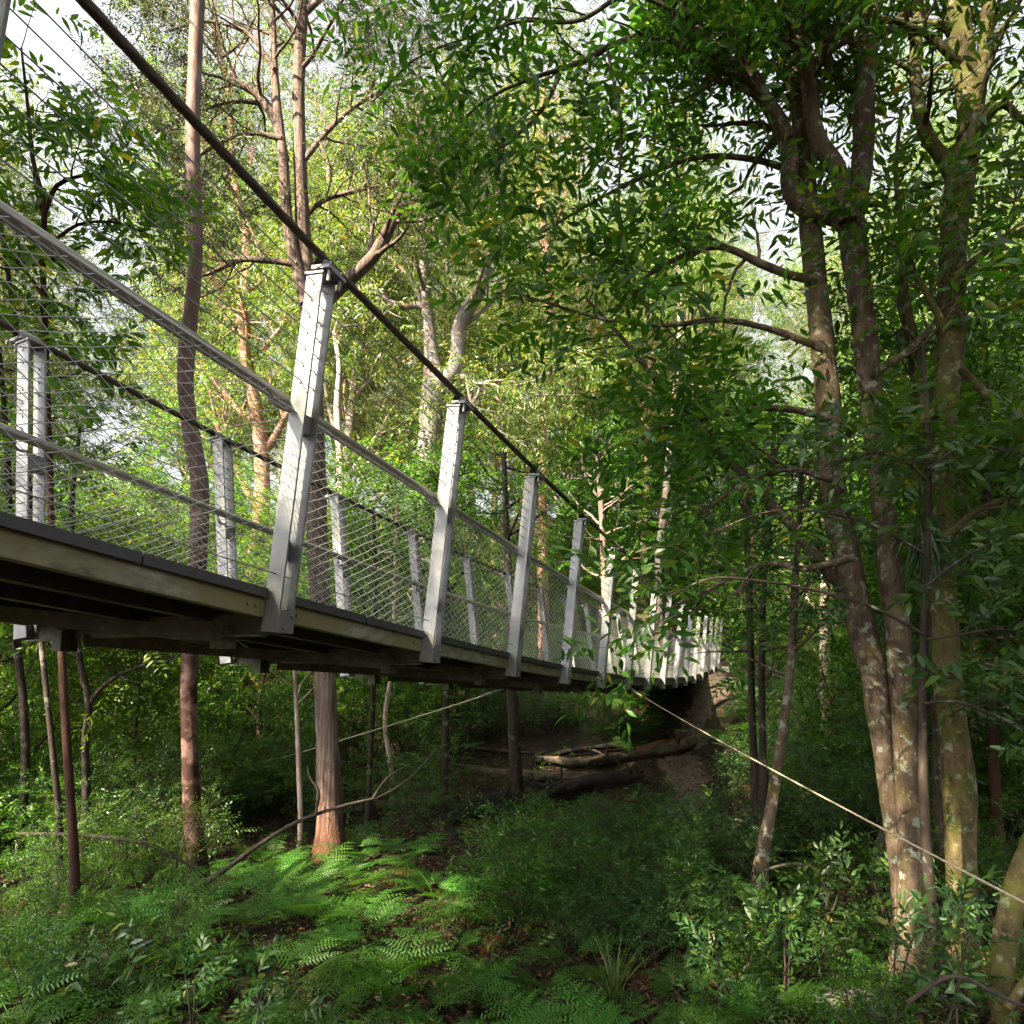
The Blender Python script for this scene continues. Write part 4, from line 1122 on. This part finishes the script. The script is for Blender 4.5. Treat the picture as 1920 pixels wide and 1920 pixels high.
# --- tall gums behind
gum_tpl = [grow_template('gum_tree', 300 + i, (17, 21, 19, 15)[i], (.22, .30, .26, .18)[i], (M['bark_pale'], M['bark_pink'], M['bark_string'], M['bark_pale'])[i], M['leaf_gum'], 'gum',
                         n=(6, 5, 3), L=(2.6, 1.4, .75), nspray=3, t0=.2, size=(1.1, 1.7), limbs=(14, 4.6, (30, 65)), crown_from=.22, flat=0, spread=.9) for i in range(4)]
names = ['tall pale gum', 'tall pink barked gum', 'tall fibrous barked gum', 'slim pale gum']
gpts = []
k = 0
for (yr, nn, md) in (((25, 34), 13, 3.2), ((34, 46), 16, 4.0), ((46, 66), 15, 5.4)):
    for x, y in scatter(nn, (-.82 * yr[1], .82 * yr[1]), yr, rngP, md, not_bridge(2.5, 16), used_pts=gpts):
        px = project((x, y, 5))[0]
        if 60 < px < 280 and y < 66: continue                 # the open patch of sky at upper left
        if 730 < px < 960 and y < 34: continue                # the forked grey gum stands free
        if in_gap(x, y, 4, 15, 2.2): continue
        i = int(rngP.integers(0, 4)); sc = rngP.uniform(.85, 1.25)
        put(gum_tpl[i], x, y, rngP.uniform(0, 6.28), sc, names[i] + (' of the nearer background' if y < 34 else ' of the middle background' if y < 46 else ' of the far background'), 'gum trees behind the footbridge', 9 * sc)

# --- middle storey: broad leaved trees five to nine metres high
mid_tpl = [grow_template('understorey_tree', 330 + i, (6.5, 8.0, 7.2, 5.4)[i], (.06, .09, .07, .05)[i], (M['bark_dark'], M['bark_red'], M['bark_dark'], M['bark_lichen'])[i],
                         (M['leaf_broad'], M['leaf_sapling'], M['leaf_broad'], M['leaf_sapling'])[i], ('broadmid', 'shrub', 'shrub', 'broadmid')[i],
                         n=(5, 4), L=(.95, .45), nspray=4, t0=.15, size=(.85, 1.4), limbs=(17, 2.1, (50, 85)), crown_from=.16, flat=.3, spread=.8) for i in range(4)]
mnames = ['dark leaved understorey tree', 'bright small leaved understorey tree', 'green small leaved understorey tree', 'bright slim understorey tree']
mpts = []
for (yr, nn, md) in (((8.2, 12.5), 13, 1.5), ((12.5, 18), 26, 1.5), ((18, 25), 30, 1.9), ((25, 38), 22, 2.4)):
    for x, y in scatter(nn, (-.82 * yr[1], .82 * yr[1]), yr, rngP, md, not_bridge(2.6, 16.5), used_pts=mpts):
        n_, l_ = bridge_nl(x, y)
        px = project((x, y, 2))[0]
        if l_ > 0 and y < 14 and px < 1560: continue            # keep the gully open in front of the bridge
        if 1130 < px < 1420 and y < 25: continue                # the clearing round the path
        if in_gap(x, y, float(terrain(x, y)) + 1, float(terrain(x, y)) + 6, 1.0): continue
        i = int(rngP.integers(0, 4)); sc = rngP.uniform(.65, 1.1)
        put(mid_tpl[i], x, y, rngP.uniform(0, 6.28), sc, mnames[i], 'understorey trees of the gully', 3.5 * sc)

for x, y, sc in ((-9.6, 7.4, 1.2),):  # unseen tree added off frame to block low sun from the left ground
    put(mid_tpl[int(rngP.integers(0, 4))], x, y, rngP.uniform(0, 6.28), sc, 'understorey tree', 'understorey trees of the gully', 3.5)
for px, y in ((1170, 33), (1255, 31), (1215, 39), (1320, 41), (1110, 43), (1400, 35)):
    x = (px - 960) / F_PX * y; i = int(rngP.integers(0, 4)); sc = rngP.uniform(.9, 1.15)
    put(gum_tpl[i], x, y, rngP.uniform(0, 6.28), sc, names[i] + ' past the landing', 'gum trees behind the footbridge', 9 * sc)
for px, y in ((1140, 27.5), (1200, 29.5), (1275, 27.8), (1330, 29), (1090, 30), (1240, 34), (1385, 28)):
    x = (px - 960) / F_PX * y; i = int(rngP.integers(0, 4)); sc = rngP.uniform(1.0, 1.4)
    put(mid_tpl[i], x, y, rngP.uniform(0, 6.28), sc, mnames[i] + ' past the landing', 'understorey trees of the gully', 3.5 * sc)
# --- shrubs
shrub_tpl = [grow_template('shrub', 360 + i, (1.9, 1.5, 2.3, 1.2, 1.7)[i], .014, M['twig'], (M['leaf_broad'], M['leaf_dark'], M['leaf_broad'], M['leaf_dark'], M['leaf_sapling'])[i], ('shrub', 'shrub', 'broadmid', 'fine', 'fine')[i],
                           n=(7, 3), L=(.55, .3), nspray=2, t0=.1, size=(.7, 1.15), stems=(6, 7, 5, 9, 7)[i], crown_from=.12, flat=.3, cat='shrub', spread=.7) for i in range(5)]
snames = ['small leaved green shrub', 'dark small leaved shrub', 'broad leaved green shrub', 'dark fine leaved bush', 'bright fine leaved bush']
spts = []
def shrub_ok(x, y):
    n, l = bridge_nl(x, y)
    px, py, _ = project((x, y, float(terrain(x, y))))
    if path_dist(x, y) < (1.0 if y < 17 else .7): return False
    if abs(l) < 1.3 and n > 11: return False
    if 380 < px < 1330 and py > 1560: return False             # ferns grow here
    if 380 < px < 1000 and y < 9.2: return False
    if 820 < px < 1340 and 1400 < py < 1560 or 1190 < px < 1410 and 1330 < py < 1640: return False   # logs and the path lie open
    if 1180 < px < 1420 and 1262 < py <= 1340: return rngP.random() < .25
    return True
for (yr, nn, md, s0, s1) in (((5.2, 8.5), 26, .55, .45, .75), ((8.5, 13), 62, .62, .55, 1.0), ((13, 18), 70, .8, .7, 1.25), ((18, 27), 78, 1.0, .9, 1.7)):
    for x, y in scatter(nn, (-.80 * yr[1], .80 * yr[1]), yr, rngP, md, shrub_ok, used_pts=spts):
        n_, l_ = bridge_nl(x, y)
        i = int(rngP.integers(0, 5)); sc = rngP.uniform(s0, s1)
        if abs(l_) < 1.5: sc = min(sc, .8)
        if y < 9.5: sc = min(sc, .62)
        if y < 7.5: sc *= .6
        put(shrub_tpl[i], x, y, rngP.uniform(0, 6.28), (sc * rngP.uniform(.9, 1.3), sc * rngP.uniform(.9, 1.3), sc), size_word(sc, .65, 1.1) + ' ' + snames[i], 'shrubs on the gully floor', .7 * sc)

for px, py, sc in [(x_, y_, s_) for x_, y_, s_ in zip(rngP.uniform(960, 1330, 30), rngP.uniform(1575, 1830, 30), rngP.uniform(.28, .50, 30))]:
    g = G(px, py)
    if path_dist(g[0], g[1]) < .5 or any((g[0] - a) ** 2 + (g[1] - b) ** 2 < .3 ** 2 for a, b in spts): continue
    spts.append((g[0], g[1])); i = int(rngP.integers(0, 5))
    i = i % 3; put(shrub_tpl[i], g[0], g[1], rngP.uniform(0, 6.28), (sc * 1.25, sc * 1.25, sc), 'low ' + snames[i], 'shrubs on the gully floor', .6 * sc)
# --- ferns
def frond(mb, az, L, rise_, r, droop=1.0):
    K = 16; t = np.linspace(0, 1, K)
    el = math.radians(rise_) - t * math.radians(rise_ + 22) * droop
    d = np.stack([np.cos(el), np.zeros(K), np.sin(el)], 1)
    q = np.concatenate([[np.zeros(3)], np.cumsum(d[:-1] * L / (K - 1), 0)])
    V, Fq = tubes(q[None] , (.0045 * (1 - .8 * t))[None] * (L / .8), 4)
    R = rotz(az)
    mb.add(V @ R.T, Fq)
    npn = 11
    for j in range(npn):
        s = .24 + .76 * j / npn
        f = s * (K - 1); i0 = min(int(f), K - 2)
        p = q[i0] + (q[i0 + 1] - q[i0]) * (f - i0); tn = nrm(q[i0 + 1] - q[i0])
        pl = L * .44 * (1 - (s - .24) / .80) ** .9 * r.uniform(.85, 1.12)
        for sd in (1, -1):
            dirp = nrm(tn * .55 + np.array([0, sd, 0]) + np.array([0, 0, r.normal(-.10, .10)]))
            nrmv = nrm(np.cross(tn, dirp)) * sd
            m = max(4, int(pl / (L * .042)))
            u = (np.arange(m) + .5) / m
            w = pl * .17 * (1 - u) ** .7 * (.55 + .45 * np.minimum(1, u * 6)) + .004
            cen = p + dirp * (u * pl)[:, None] - nrmv * 0 + np.array([0, 0, -1.0]) * (.10 * pl * u ** 2)[:, None]
            side = nrm(np.cross(nrmv, dirp))
            hw = pl / m * .30
            out = []
            for sg in (1, -1):
                e = cen + (side * sg * .85 + dirp * .45) * w[:, None] + nrmv * (w * -.12)[:, None]
                out.append(np.stack([cen - dirp * hw, cen + dirp * hw, e + dirp * hw * .35, e - dirp * hw * .35], 1))
            A_ = np.concatenate(out).reshape(-1, 3)
            idx = np.arange(2 * m)[:, None] * 4 + np.arange(4)[None]
            mb.add(A_ @ R.T, idx, smooth=False)

def fern_template(seed, nf, L):
    r = np.random.default_rng(seed); mb = MB()
    for k in range(nf):
        frond(mb, k * 2.4 + r.uniform(-.4, .4), L * r.uniform(.7, 1.15), r.uniform(38, 68), r, r.uniform(.75, 1.1))
    o = mb.build('fern', M['fern'], None, (0, 0, 0)); o['category'] = 'fern'
    return o
fern_tpl = [fern_template(400 + i, (5, 5, 6, 4, 5)[i], (.85, 1.0, .75, .9, 1.05)[i]) for i in range(5)]
fpts = []
def fern_at(x, y, sc, label):
    i = int(rngP.integers(0, 5))
    o = put(fern_tpl[i], x, y, rngP.uniform(0, 6.28), sc, label, 'ferns on the gully floor', .3 * sc)
    o.rotation_euler = (rngP.normal(0, .10), rngP.normal(0, .10), o.rotation_euler[2])
def px_scatter(n, box_, rng, mind, pts, dens=None):
    out = []
    for _ in range(n * 40):
        if len(out) >= n: break
        px, py = rng.uniform(box_[0], box_[2]), rng.uniform(box_[1], box_[3])
        if dens is not None and rng.random() > dens(px, py): continue
        g = G(px, py)
        if any((g[0] - a) ** 2 + (g[1] - b) ** 2 < mind ** 2 for a, b in pts): continue
        pts.append((g[0], g[1])); out.append((g[0], g[1]))
    return out
for x, y in px_scatter(40, (430, 1600, 1120, 1880), rngP, .42, fpts, lambda a, b: 1 if a < 900 or b > 1700 else .5):
    fern_at(x, y, rngP.uniform(.5, .9), 'feathery green fern in the fern bed')
for x, y in px_scatter(26, (560, 1840, 1400, 2050), rngP, .40, fpts):
    fern_at(x, y, rngP.uniform(.45, .75), 'feathery fern among dead leaves near the front')
for x, y in px_scatter(26, (0, 1600, 480, 2000), rngP, .42, fpts):
    fern_at(x, y, rngP.uniform(.6, .95), 'dim fern in the shade at left')
for x, y in px_scatter(26, (1160, 1300, 1420, 1420), rngP, .7, fpts):
    if path_dist(x, y) > .8: fern_at(x, y, rngP.uniform(.9, 1.5), 'fresh fern beside the path')
for x, y in px_scatter(14, (1440, 1380, 1640, 1500), rngP, .7, fpts):
    fern_at(x, y, rngP.uniform(.8, 1.3), 'arching fern beyond the leaning trunk')
for x, y in px_scatter(20, (1250, 1640, 1680, 1960), rngP, .45, fpts):
    fern_at(x, y, rngP.uniform(.5, .8), 'small fern at the foot of the twin trunks')

M['fern_dead'] = leaf_mat('withered fern', [(0, (.060, .028, .012)), (1, (.13, .065, .026))], trans=.2, rough=.6, spec=.2)
for k, (px, py) in enumerate(((520, 1690), (745, 1655), (655, 1730), (890, 1790), (330, 1700), (1060, 1740), (1215, 1830), (480, 1800))):
    g = G(px, py); r = np.random.default_rng(440 + k); mb = MB()
    for j in range(3): frond(mb, r.uniform(0, 6.28), r.uniform(.35, .6), r.uniform(20, 60), r, 1.3)
    o = mb.build('withered_fern', M['fern_dead'], None, (0, 0, 0)); o.location = tuple(g)
    tag(o, 'brown withered fern ' + where(g), 'fern', 'withered ferns')
# --- big leaved seedlings close to the lens at the bottom edge
seed_tpl = [grow_template('seedling', 430 + i, (.75, .6, .9)[i], .008, M['twig'], M['leaf_dark'], ('big', 'big', 'dark')[i], n=(5,), L=(.22,), nspray=2, t0=.2, size=(.55, .95), stems=(2, 3, 2)[i], crown_from=.3, flat=.3, cat='seedling', spread=.6) for i in range(3)]
ept = []
for x, y in px_scatter(6, (200, 1880, 640, 2060), rngP, .5, ept):
    put(seed_tpl[int(rngP.integers(0, 3))], x, y, rngP.uniform(0, 6.28), rngP.uniform(.55, .8), 'broad leaved seedling in deep shade', 'seedlings along the front', .4)
for x, y in px_scatter(11, (1330, 1780, 1900, 2000), rngP, .48, ept):
    put(seed_tpl[int(rngP.integers(0, 3))], x, y, rngP.uniform(0, 6.28), rngP.uniform(.8, 1.3), 'dark leaved seedling', 'seedlings along the front', .4)
for x, y in px_scatter(8, (1180, 1560, 1420, 1720), rngP, .5, ept):
    put(seed_tpl[int(rngP.integers(0, 3))], x, y, rngP.uniform(0, 6.28), rngP.uniform(.8, 1.2), 'thin seedling in the open gully', 'seedlings along the front', .4)

# --- grass tussock
def tussock(name, g, n, L, seed, label):
    r = np.random.default_rng(seed); mb = MB()
    for k in range(n):
        az = r.uniform(0, 6.28); l = L * r.uniform(.5, 1.1); lean = r.uniform(.15, .9)
        t = np.linspace(0, 1, 6); w = .005 * (1 - t ** 2) + .0006
        x = l * (lean * t ** 1.7); z = l * (t - .35 * lean * t ** 2.2)
        c = np.stack([x, np.zeros(6), z], 1); R = rotz(az); tw = rotz(r.uniform(-.6, .6))
        off = np.array([0, 1.0, 0]) @ tw.T
        A_ = np.concatenate([c + off * w[:, None], c - off * w[:, None]]) @ R.T + np.append(r.normal(0, .02, 2), 0)
        idx = np.array([[i, i + 1, 7 + i, 6 + i] for i in range(5)])
        mb.add(A_ + g, idx)
    o = mb.build(name, M['grass'], None, g); tag(o, label, 'grass tussock', 'grass tussocks'); return o
tussock('grass_tussock', G(1150, 1900), 60, .62, 1, 'tall thin leaved grass tussock among the front ferns')
tussock('grass_tussock', G(1210, 1640), 70, .45, 2, 'yellow green grass tussock standing in the open gully below the path')
tussock('grass_tussock', G(1335, 1560), 60, .40, 3, 'dark grass tussock at the lower end of the path')

# --- path sheet
mb = MB()
q = PATH; tn = nrm(np.gradient(q, axis=0)); nn_ = np.stack([-tn[:, 1], tn[:, 0]], 1)
wr = np.random.default_rng(8)
half = .55 + .10 * np.sin(np.arange(len(q)) * .35) + .08 * np.sin(np.arange(len(q)) * .93 + 1)
half = half + wr.normal(0, .05, len(q)); half[:6] *= np.linspace(.3, 1, 6)
cols = np.linspace(-1, 1, 9)
Pg = q[:, None] + nn_[:, None] * (cols[None, :, None] * half[:, None, None])
zz = terrain(Pg[..., 0], Pg[..., 1]) + .055 * (1 - cols[None] ** 2) - .028 + wr.normal(0, .008, Pg.shape[:2])
Vp = np.concatenate([Pg, zz[..., None]], 2).reshape(-1, 3)
i_ = (np.arange(len(q) - 1)[:, None] * 9 + np.arange(8)[None]).ravel()
mb.add(Vp, np.stack([i_, i_ + 1, i_ + 10, i_ + 9], 1))
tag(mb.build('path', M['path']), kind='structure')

# --- leaf litter and low ground cover
rl = np.random.default_rng(15)
def lay(n, xr, yr, size, mat, name, kindlabel, seed, flatness=.25, keepf=None):
    r = np.random.default_rng(seed)
    y = yr[0] + (yr[1] - yr[0]) * r.random(n) ** 1.5; x = r.uniform(-1, 1, n) * (.78 * y + .6)
    if keepf is not None:
        ok = keepf(x, y, r); x, y = x[ok], y[ok]; n = len(x)
    z = terrain(x, y) + r.uniform(.006, .05, n)
    s = r.uniform(size[0], size[1], n)
    az = r.uniform(0, 6.28, n); tl = r.normal(0, flatness, n); ro = r.normal(0, flatness, n)
    base, T, _ = leaf_shape(1.0, .36, .5, .25, 'mid'); T = np.array(T)
    base = base - np.array([.5, 0, 0])
    V = base[None] * s[:, None, None]
    V = np.stack([V[..., 0], V[..., 1] , V[..., 2] + V[..., 0] * tl[:, None] + V[..., 1] * ro[:, None]], -1)
    ca, sa = np.cos(az)[:, None], np.sin(az)[:, None]
    V = np.stack([V[..., 0] * ca - V[..., 1] * sa + x[:, None], V[..., 0] * sa + V[..., 1] * ca + y[:, None], V[..., 2] + z[:, None]], -1)
    mb = MB(); mb.add(V.reshape(-1, 3), (T[None] + (np.arange(n) * 5)[:, None, None]).reshape(-1, 3))
    tag(mb.build(name, mat), kind='stuff')
PD = lambda x, y: np.min(np.hypot(PATH[None, :, 0] - x[:, None], PATH[None, :, 1] - y[:, None]), 1)
lay(42000, (0, 0), (3.6, 16), (.05, .13), M['litter'], 'leaf_litter', '', 3, keepf=lambda x, y, r: (PD(x, y) > .5) | (r.random(len(x)) < .45))
mb = MB()
r = np.random.default_rng(19)
n = 8200
y = 4.2 + 22 * r.random(n) ** 1.35; x = r.uniform(-1, 1, n) * (.78 * y + .6)
px, py, _ = project(np.stack([x, y, terrain(x, y)], 1))
dens = 0.5 + .5 * np.sin(x * 1.9 + 1.1 * np.sin(y * 1.3)) * np.sin(y * 2.1 + .8 * np.sin(x * 1.7))
fernbed = (px > 350) & (px < 1300) & (py > 1620)
ok = (PD(x, y) > .75) & (r.random(n) < np.where(fernbed, .32, .42 + .58 * dens))
x, y = x[ok], y[ok]; n = len(x)
pos = np.stack([x, y, terrain(x, y) + r.uniform(.01, .16, n)], 1)
d = np.stack([r.normal(0, 1, n), r.normal(0, 1, n), r.uniform(.1, .8, n)], 1)
place(mb, 'shrub', pos, d, r.uniform(.5, .95, n), r)
tag(mb.build('ground_cover', M['leaf_broad']), kind='stuff')

# --- fallen trunks and branches
def log(pts, hw_px_to_m, mat, label, name='fallen_log', cat='fallen log', seed=0, lift=.6, sides=14, group='fallen logs', rough=.15, twigs=()):
    """pts: (px, py, radius in metres, optional height above ground)"""
    q = []
    for p in pts:
        g = G(p[0], p[1]); q.append([g[0], g[1], g[2] + p[2] * lift + (p[3] if len(p) > 3 else 0), p[2]])
    root = np.array(q[0][:3])
    rr = np.random.default_rng(seed + 50)
    mb = MB(); log_tube(mb, np.array(q), sides, .07, rough, np.random.default_rng(seed))
    qq = resample(np.array(q), .1)
    for e in range(9):                      # snapped branch stubs, splinters at the ends and strips of bark
        k = rr.integers(0, len(qq)) if e > 3 else (0 if e < 2 else len(qq) - 1)
        c = qq[k]; d = nrm(rr.normal(0, 1, 3) * np.array([1, 1, .7]) + np.array([0, 0, .4])); L = c[3] * rr.uniform(1.5, 4.5)
        log_tube(mb, np.array([[*c[:3], c[3] * .32], [*(c[:3] + d * L * .6), c[3] * .22], [*(c[:3] + d * L + rr.normal(0, .03, 3)), c[3] * .08]]), 6, .06, .12, rr)
    for t in twigs:
        q2 = []
        for p in t:
            g = G(p[0], p[1]); q2.append([g[0], g[1], g[2] + p[2] + (p[3] if len(p) > 3 else 0), p[2]])
        log_tube(mb, np.array(q2), 6, .08, .06, np.random.default_rng(seed + 1))
    o = mb.build(name, mat, None, root); tag(o, label, cat, group); return o
log([(835, 1438, 0.072), (900, 1450, 0.086), (960, 1458, 0.086), (1050, 1462, 0.079), (1120, 1458, 0.072)], 0, M['log'], 'grey fallen log lying left to right behind the dark hollow log', seed=1)
log([(1010, 1432, 0.079), (1090, 1442, 0.094), (1170, 1432, 0.101), (1260, 1418, 0.108), (1300, 1398, 0.101)], 0, M['log'], 'thick fallen log resting against the path edge by the stump', seed=2, lift=1.3)
log([(1000, 1445, 0.065), (1080, 1420, 0.072), (1160, 1412, 0.072), (1240, 1395, 0.072), (1275, 1378, 0.065)], 0, M['log_black'], 'dark upper log slanting up towards the stump', seed=3, lift=2.2)
log([(1195, 1425, 0.086), (1230, 1414, 0.094), (1262, 1404, 0.086)], 0, M['log_red'], 'short reddish split log beside the path', seed=4, lift=1.6)
log([(850, 1545, 0.144), (905, 1530, 0.187), (960, 1520, 0.173), (1010, 1510, 0.130)], 0, M['log_black'], 'black hollow log with a mound of roots in the middle of the gully', seed=5, lift=.55, rough=.16)
log([(1020, 1510, 0.144), (1080, 1490, 0.187), (1140, 1475, 0.158), (1190, 1470, 0.115)], 0, M['log_black'], 'black mossy log below the crossed fallen logs', seed=6, lift=.5, rough=.16)
log([(640, 1530, 0.058), (700, 1520, 0.072), (780, 1505, 0.072), (840, 1500, 0.058)], 0, M['log'], 'half buried log left of the hollow log', seed=7)
log([(-60, 1350, 0.108), (40, 1366, 0.115), (110, 1385, 0.094), (160, 1410, 0.065)], 0, M['log'], 'grey fallen trunk sloping down at the left edge', seed=8, lift=2.0)
log([(60, 1368, 0.072), (150, 1366, 0.072), (240, 1350, 0.065), (330, 1332, 0.050)], 0, M['log'], 'long bare fallen limb lying behind the smooth red trunk', seed=9, lift=3.5)
log([(375, 1345, 0.058), (430, 1358, 0.054), (500, 1368, 0.043), (540, 1378, 0.022)], 0, M['log_black'], 'dark fallen limb between the red trunk and the stringybark', seed=10, lift=4)
log([(1440, 1478, 0.101), (1500, 1488, 0.108), (1560, 1500, 0.101), (1640, 1515, 0.086)], 0, M['log_red'], 'rotting red log beyond the leaning thin trunk', seed=11)
log([(1380, 1470, 0.065), (1440, 1495, 0.072), (1500, 1500, 0.065)], 0, M['log_red'], 'red brown log lying by the two dark thin stems', seed=12)
log([(1300, 1500, 0.022), (1345, 1530, 0.025), (1400, 1545, 0.018)], 0, M['log'], 'thin fallen limb at the lower edge of the path', seed=13)
log([(1610, 1500, 0.094), (1680, 1500, 0.094), (1760, 1505, 0.072)], 0, M['log_red'], 'smooth red fallen limb behind the twin trunks', seed=14, lift=1.4)

rw = np.random.default_rng(61)
for k in range(16):
    px, py = rw.uniform(830, 1420), rw.uniform(1395, 1560)
    if path_dist(*G(px, py)[:2]) < .35: continue
    dx = rw.uniform(40, 130); dy = rw.uniform(-16, 16); r0 = rw.uniform(.018, .05)
    log([(px, py, r0), (px + dx * .5, py + dy * .5 + rw.uniform(-4, 4), r0 * .9), (px + dx, py + dy, r0 * .5)], 0, (M['log'], M['log_black'], M['log_red'])[k % 3],
        ('grey', 'blackened', 'reddish')[k % 3] + ' broken branch on the gully floor ' + where(G(px + dx * .5, py)), name='broken_branch', cat='fallen branch', seed=20 + k, lift=.9, sides=7, group='broken branches by the logs')

def stick(pts, depth, mat, label, seed=0, twigs=()):
    mb = MB(); l = px_line(pts, depth); log_tube(mb, l, 8, .08, .05, np.random.default_rng(seed))
    for t in twigs: log_tube(mb, px_line(t, depth), 6, .06, .05, np.random.default_rng(seed + 1))
    o = mb.build('fallen_branch', mat, None, l[0, :3]); tag(o, label, 'fallen branch', 'fallen branches'); return o
dS = float(G(225, 1725)[1])
stick([(215, 1728, 6, dS), (300, 1695, 6, dS + .1), (400, 1645, 5, dS + .2), (480, 1588, 4.2, dS + .35), (560, 1540, 3.6, dS + .5), (640, 1512, 3, dS + .6), (720, 1490, 2.6, dS + .8), (765, 1462, 2.2, dS + .9), (815, 1410, 2, dS + 1)], dS, M['twig'],
      'long thin fallen stick slanting up from the lower left towards the gully middle', 1, twigs=[[(592, 1527, 3, dS + .5), (596, 1480, 2.6, dS + .5), (580, 1455, 2.2, dS + .5), (577, 1435, 1.5, dS + .5)], [(700, 1495, 3, dS + .75), (725, 1460, 2.4, dS + .8), (770, 1432, 1.5, dS + .85)],
      [(400, 1645, 3, dS + .2), (420, 1680, 2.4, dS + .2), (430, 1730, 2, dS + .2)]])
stick([(30, 1563, 3), (130, 1565, 3.6), (215, 1572, 4), (285, 1585, 4), (330, 1608, 3.4), (370, 1628, 2.4)], dS + .3, M['twig'], 'thin bent stick lying across the shade at left', 2, twigs=[[(215, 1572, 3), (237, 1600, 2.5), (232, 1650, 2)]])
stick([(1405, 1640, 3), (1500, 1620, 3), (1560, 1640, 2)], 7.4, M['twig'], 'short curved twig by the foot of the leaning thin trunk', 3)
stick([(1700, 1880, 4), (1790, 1830, 4), (1880, 1870, 4), (1960, 1900, 3)], 4.6, M['twig'], 'dark twig lying in the lower right corner', 4)
stick([(1880, 1370, 4), (1800, 1330, 5), (1760, 1310, 5), (1700, 1296, 4), (1640, 1322, 3), (1560, 1312, 2)], 3.9, M['twig'], 'bare forked twig hanging across the lichen trunks at right', 5) if False else None

# --- stump and rock
def stump(px, py, r, h, seed):
    g = G(px, py); rr = np.random.default_rng(seed); root = empty('tree_stump', g)
    mb = MB(); log_tube(mb, np.array([[*(g + UP * z), r * k] for z, k in ((-.1, 1.35), (.06, 1.1), (h * .5, 1.0), (h, .95))]), 16, .06, .07, rr, caps=False)
    mb.build('bark', M['log'], root, g)
    mb = MB(); V, Fq = tubes(np.array([[g + UP * (h - .03), g + UP * (h - .005)]]), np.array([[r * .93, r * .93]]), 16); mb.add(V, Fq, smooth=False); mb.add(V[16:], [list(range(16))], smooth=False)
    mb.build('cut_face', M['cut_wood'], root, g)
    tag(root, 'short cut stump with an orange brown top beside the path', 'stump')
stump(1277, 1402, .15, .38, 1)
def rock(g, s, seed, label):
    r = np.random.default_rng(seed); import bmesh
    bm = bmesh.new(); bmesh.ops.create_icosphere(bm, subdivisions=4, radius=1)
    ph = r.uniform(0, 6.28, 9)
    for v in bm.verts:
        c = v.co.copy(); k = 1 + .16 * math.sin(2.3 * c.x + ph[0]) + .14 * math.sin(2.9 * c.y + ph[1] + c.z) + .09 * math.sin(5 * c.z + 3 * c.x + ph[2]) + .04 * math.sin(9 * c.x + 7 * c.y + ph[3])
        v.co = (c.x * s[0] * k, c.y * s[1] * k, c.z * s[2] * k)
    me = bpy.data.meshes.new('rock'); bm.to_mesh(me); bm.free(); me.materials.append(M['rock'])
    me.polygons.foreach_set('use_smooth', [True] * len(me.polygons))
    o = link('rock', me, None, g); o.rotation_euler = (0, 0, r.uniform(0, 6)); tag(o, label, 'rock'); return o
rock(G(1600, 1900) + UP * .02, (.34, .26, .15), 1, 'mossy rock half hidden by seedlings at the bottom right')

# --- unseen trees added around the camera so their crowns shade the gully
shade_spots = [(-3.6, -1.2, 18), (-7.8, -2.2, 17), (-7.4, 2.4, 16), (-10.0, .6, 16), (-2.2, -4.2, 16), (-5.6, -5.0, 17), (1.2, -3.2, 14), (-11.5, 5.0, 16), (-5.4, .4, 15), (3.2, -2.0, 13), (8.6, 2.0, 12), (-9.0, -6.5, 18), (-13.0, -3.0, 17), (-1.4, -2.4, 17), (-9.2, 6.2, 13), (-3.4, -7.5, 18)]
for k, (x, y, h) in enumerate(shade_spots):
    o = grow_template('canopy_tree', 700 + k, h, .2, M['bark_string'], M['leaf_broad'], 'broadmid', n=(6, 5), L=(1.5, .8), nspray=4, t0=.2, size=(1.3, 2.1), limbs=(15, 3.8, (40, 80)), crown_from=.42, flat=.1, spread=.9, at=(x, y))
    tag(o, ('leafy canopy tree standing behind the camera', 'leafy canopy tree standing out of view at the left', 'leafy canopy tree standing out of view at the right')[int(x < -6 and y > 0) if x < 5 else 2], 'tree', 'canopy trees around the camera')
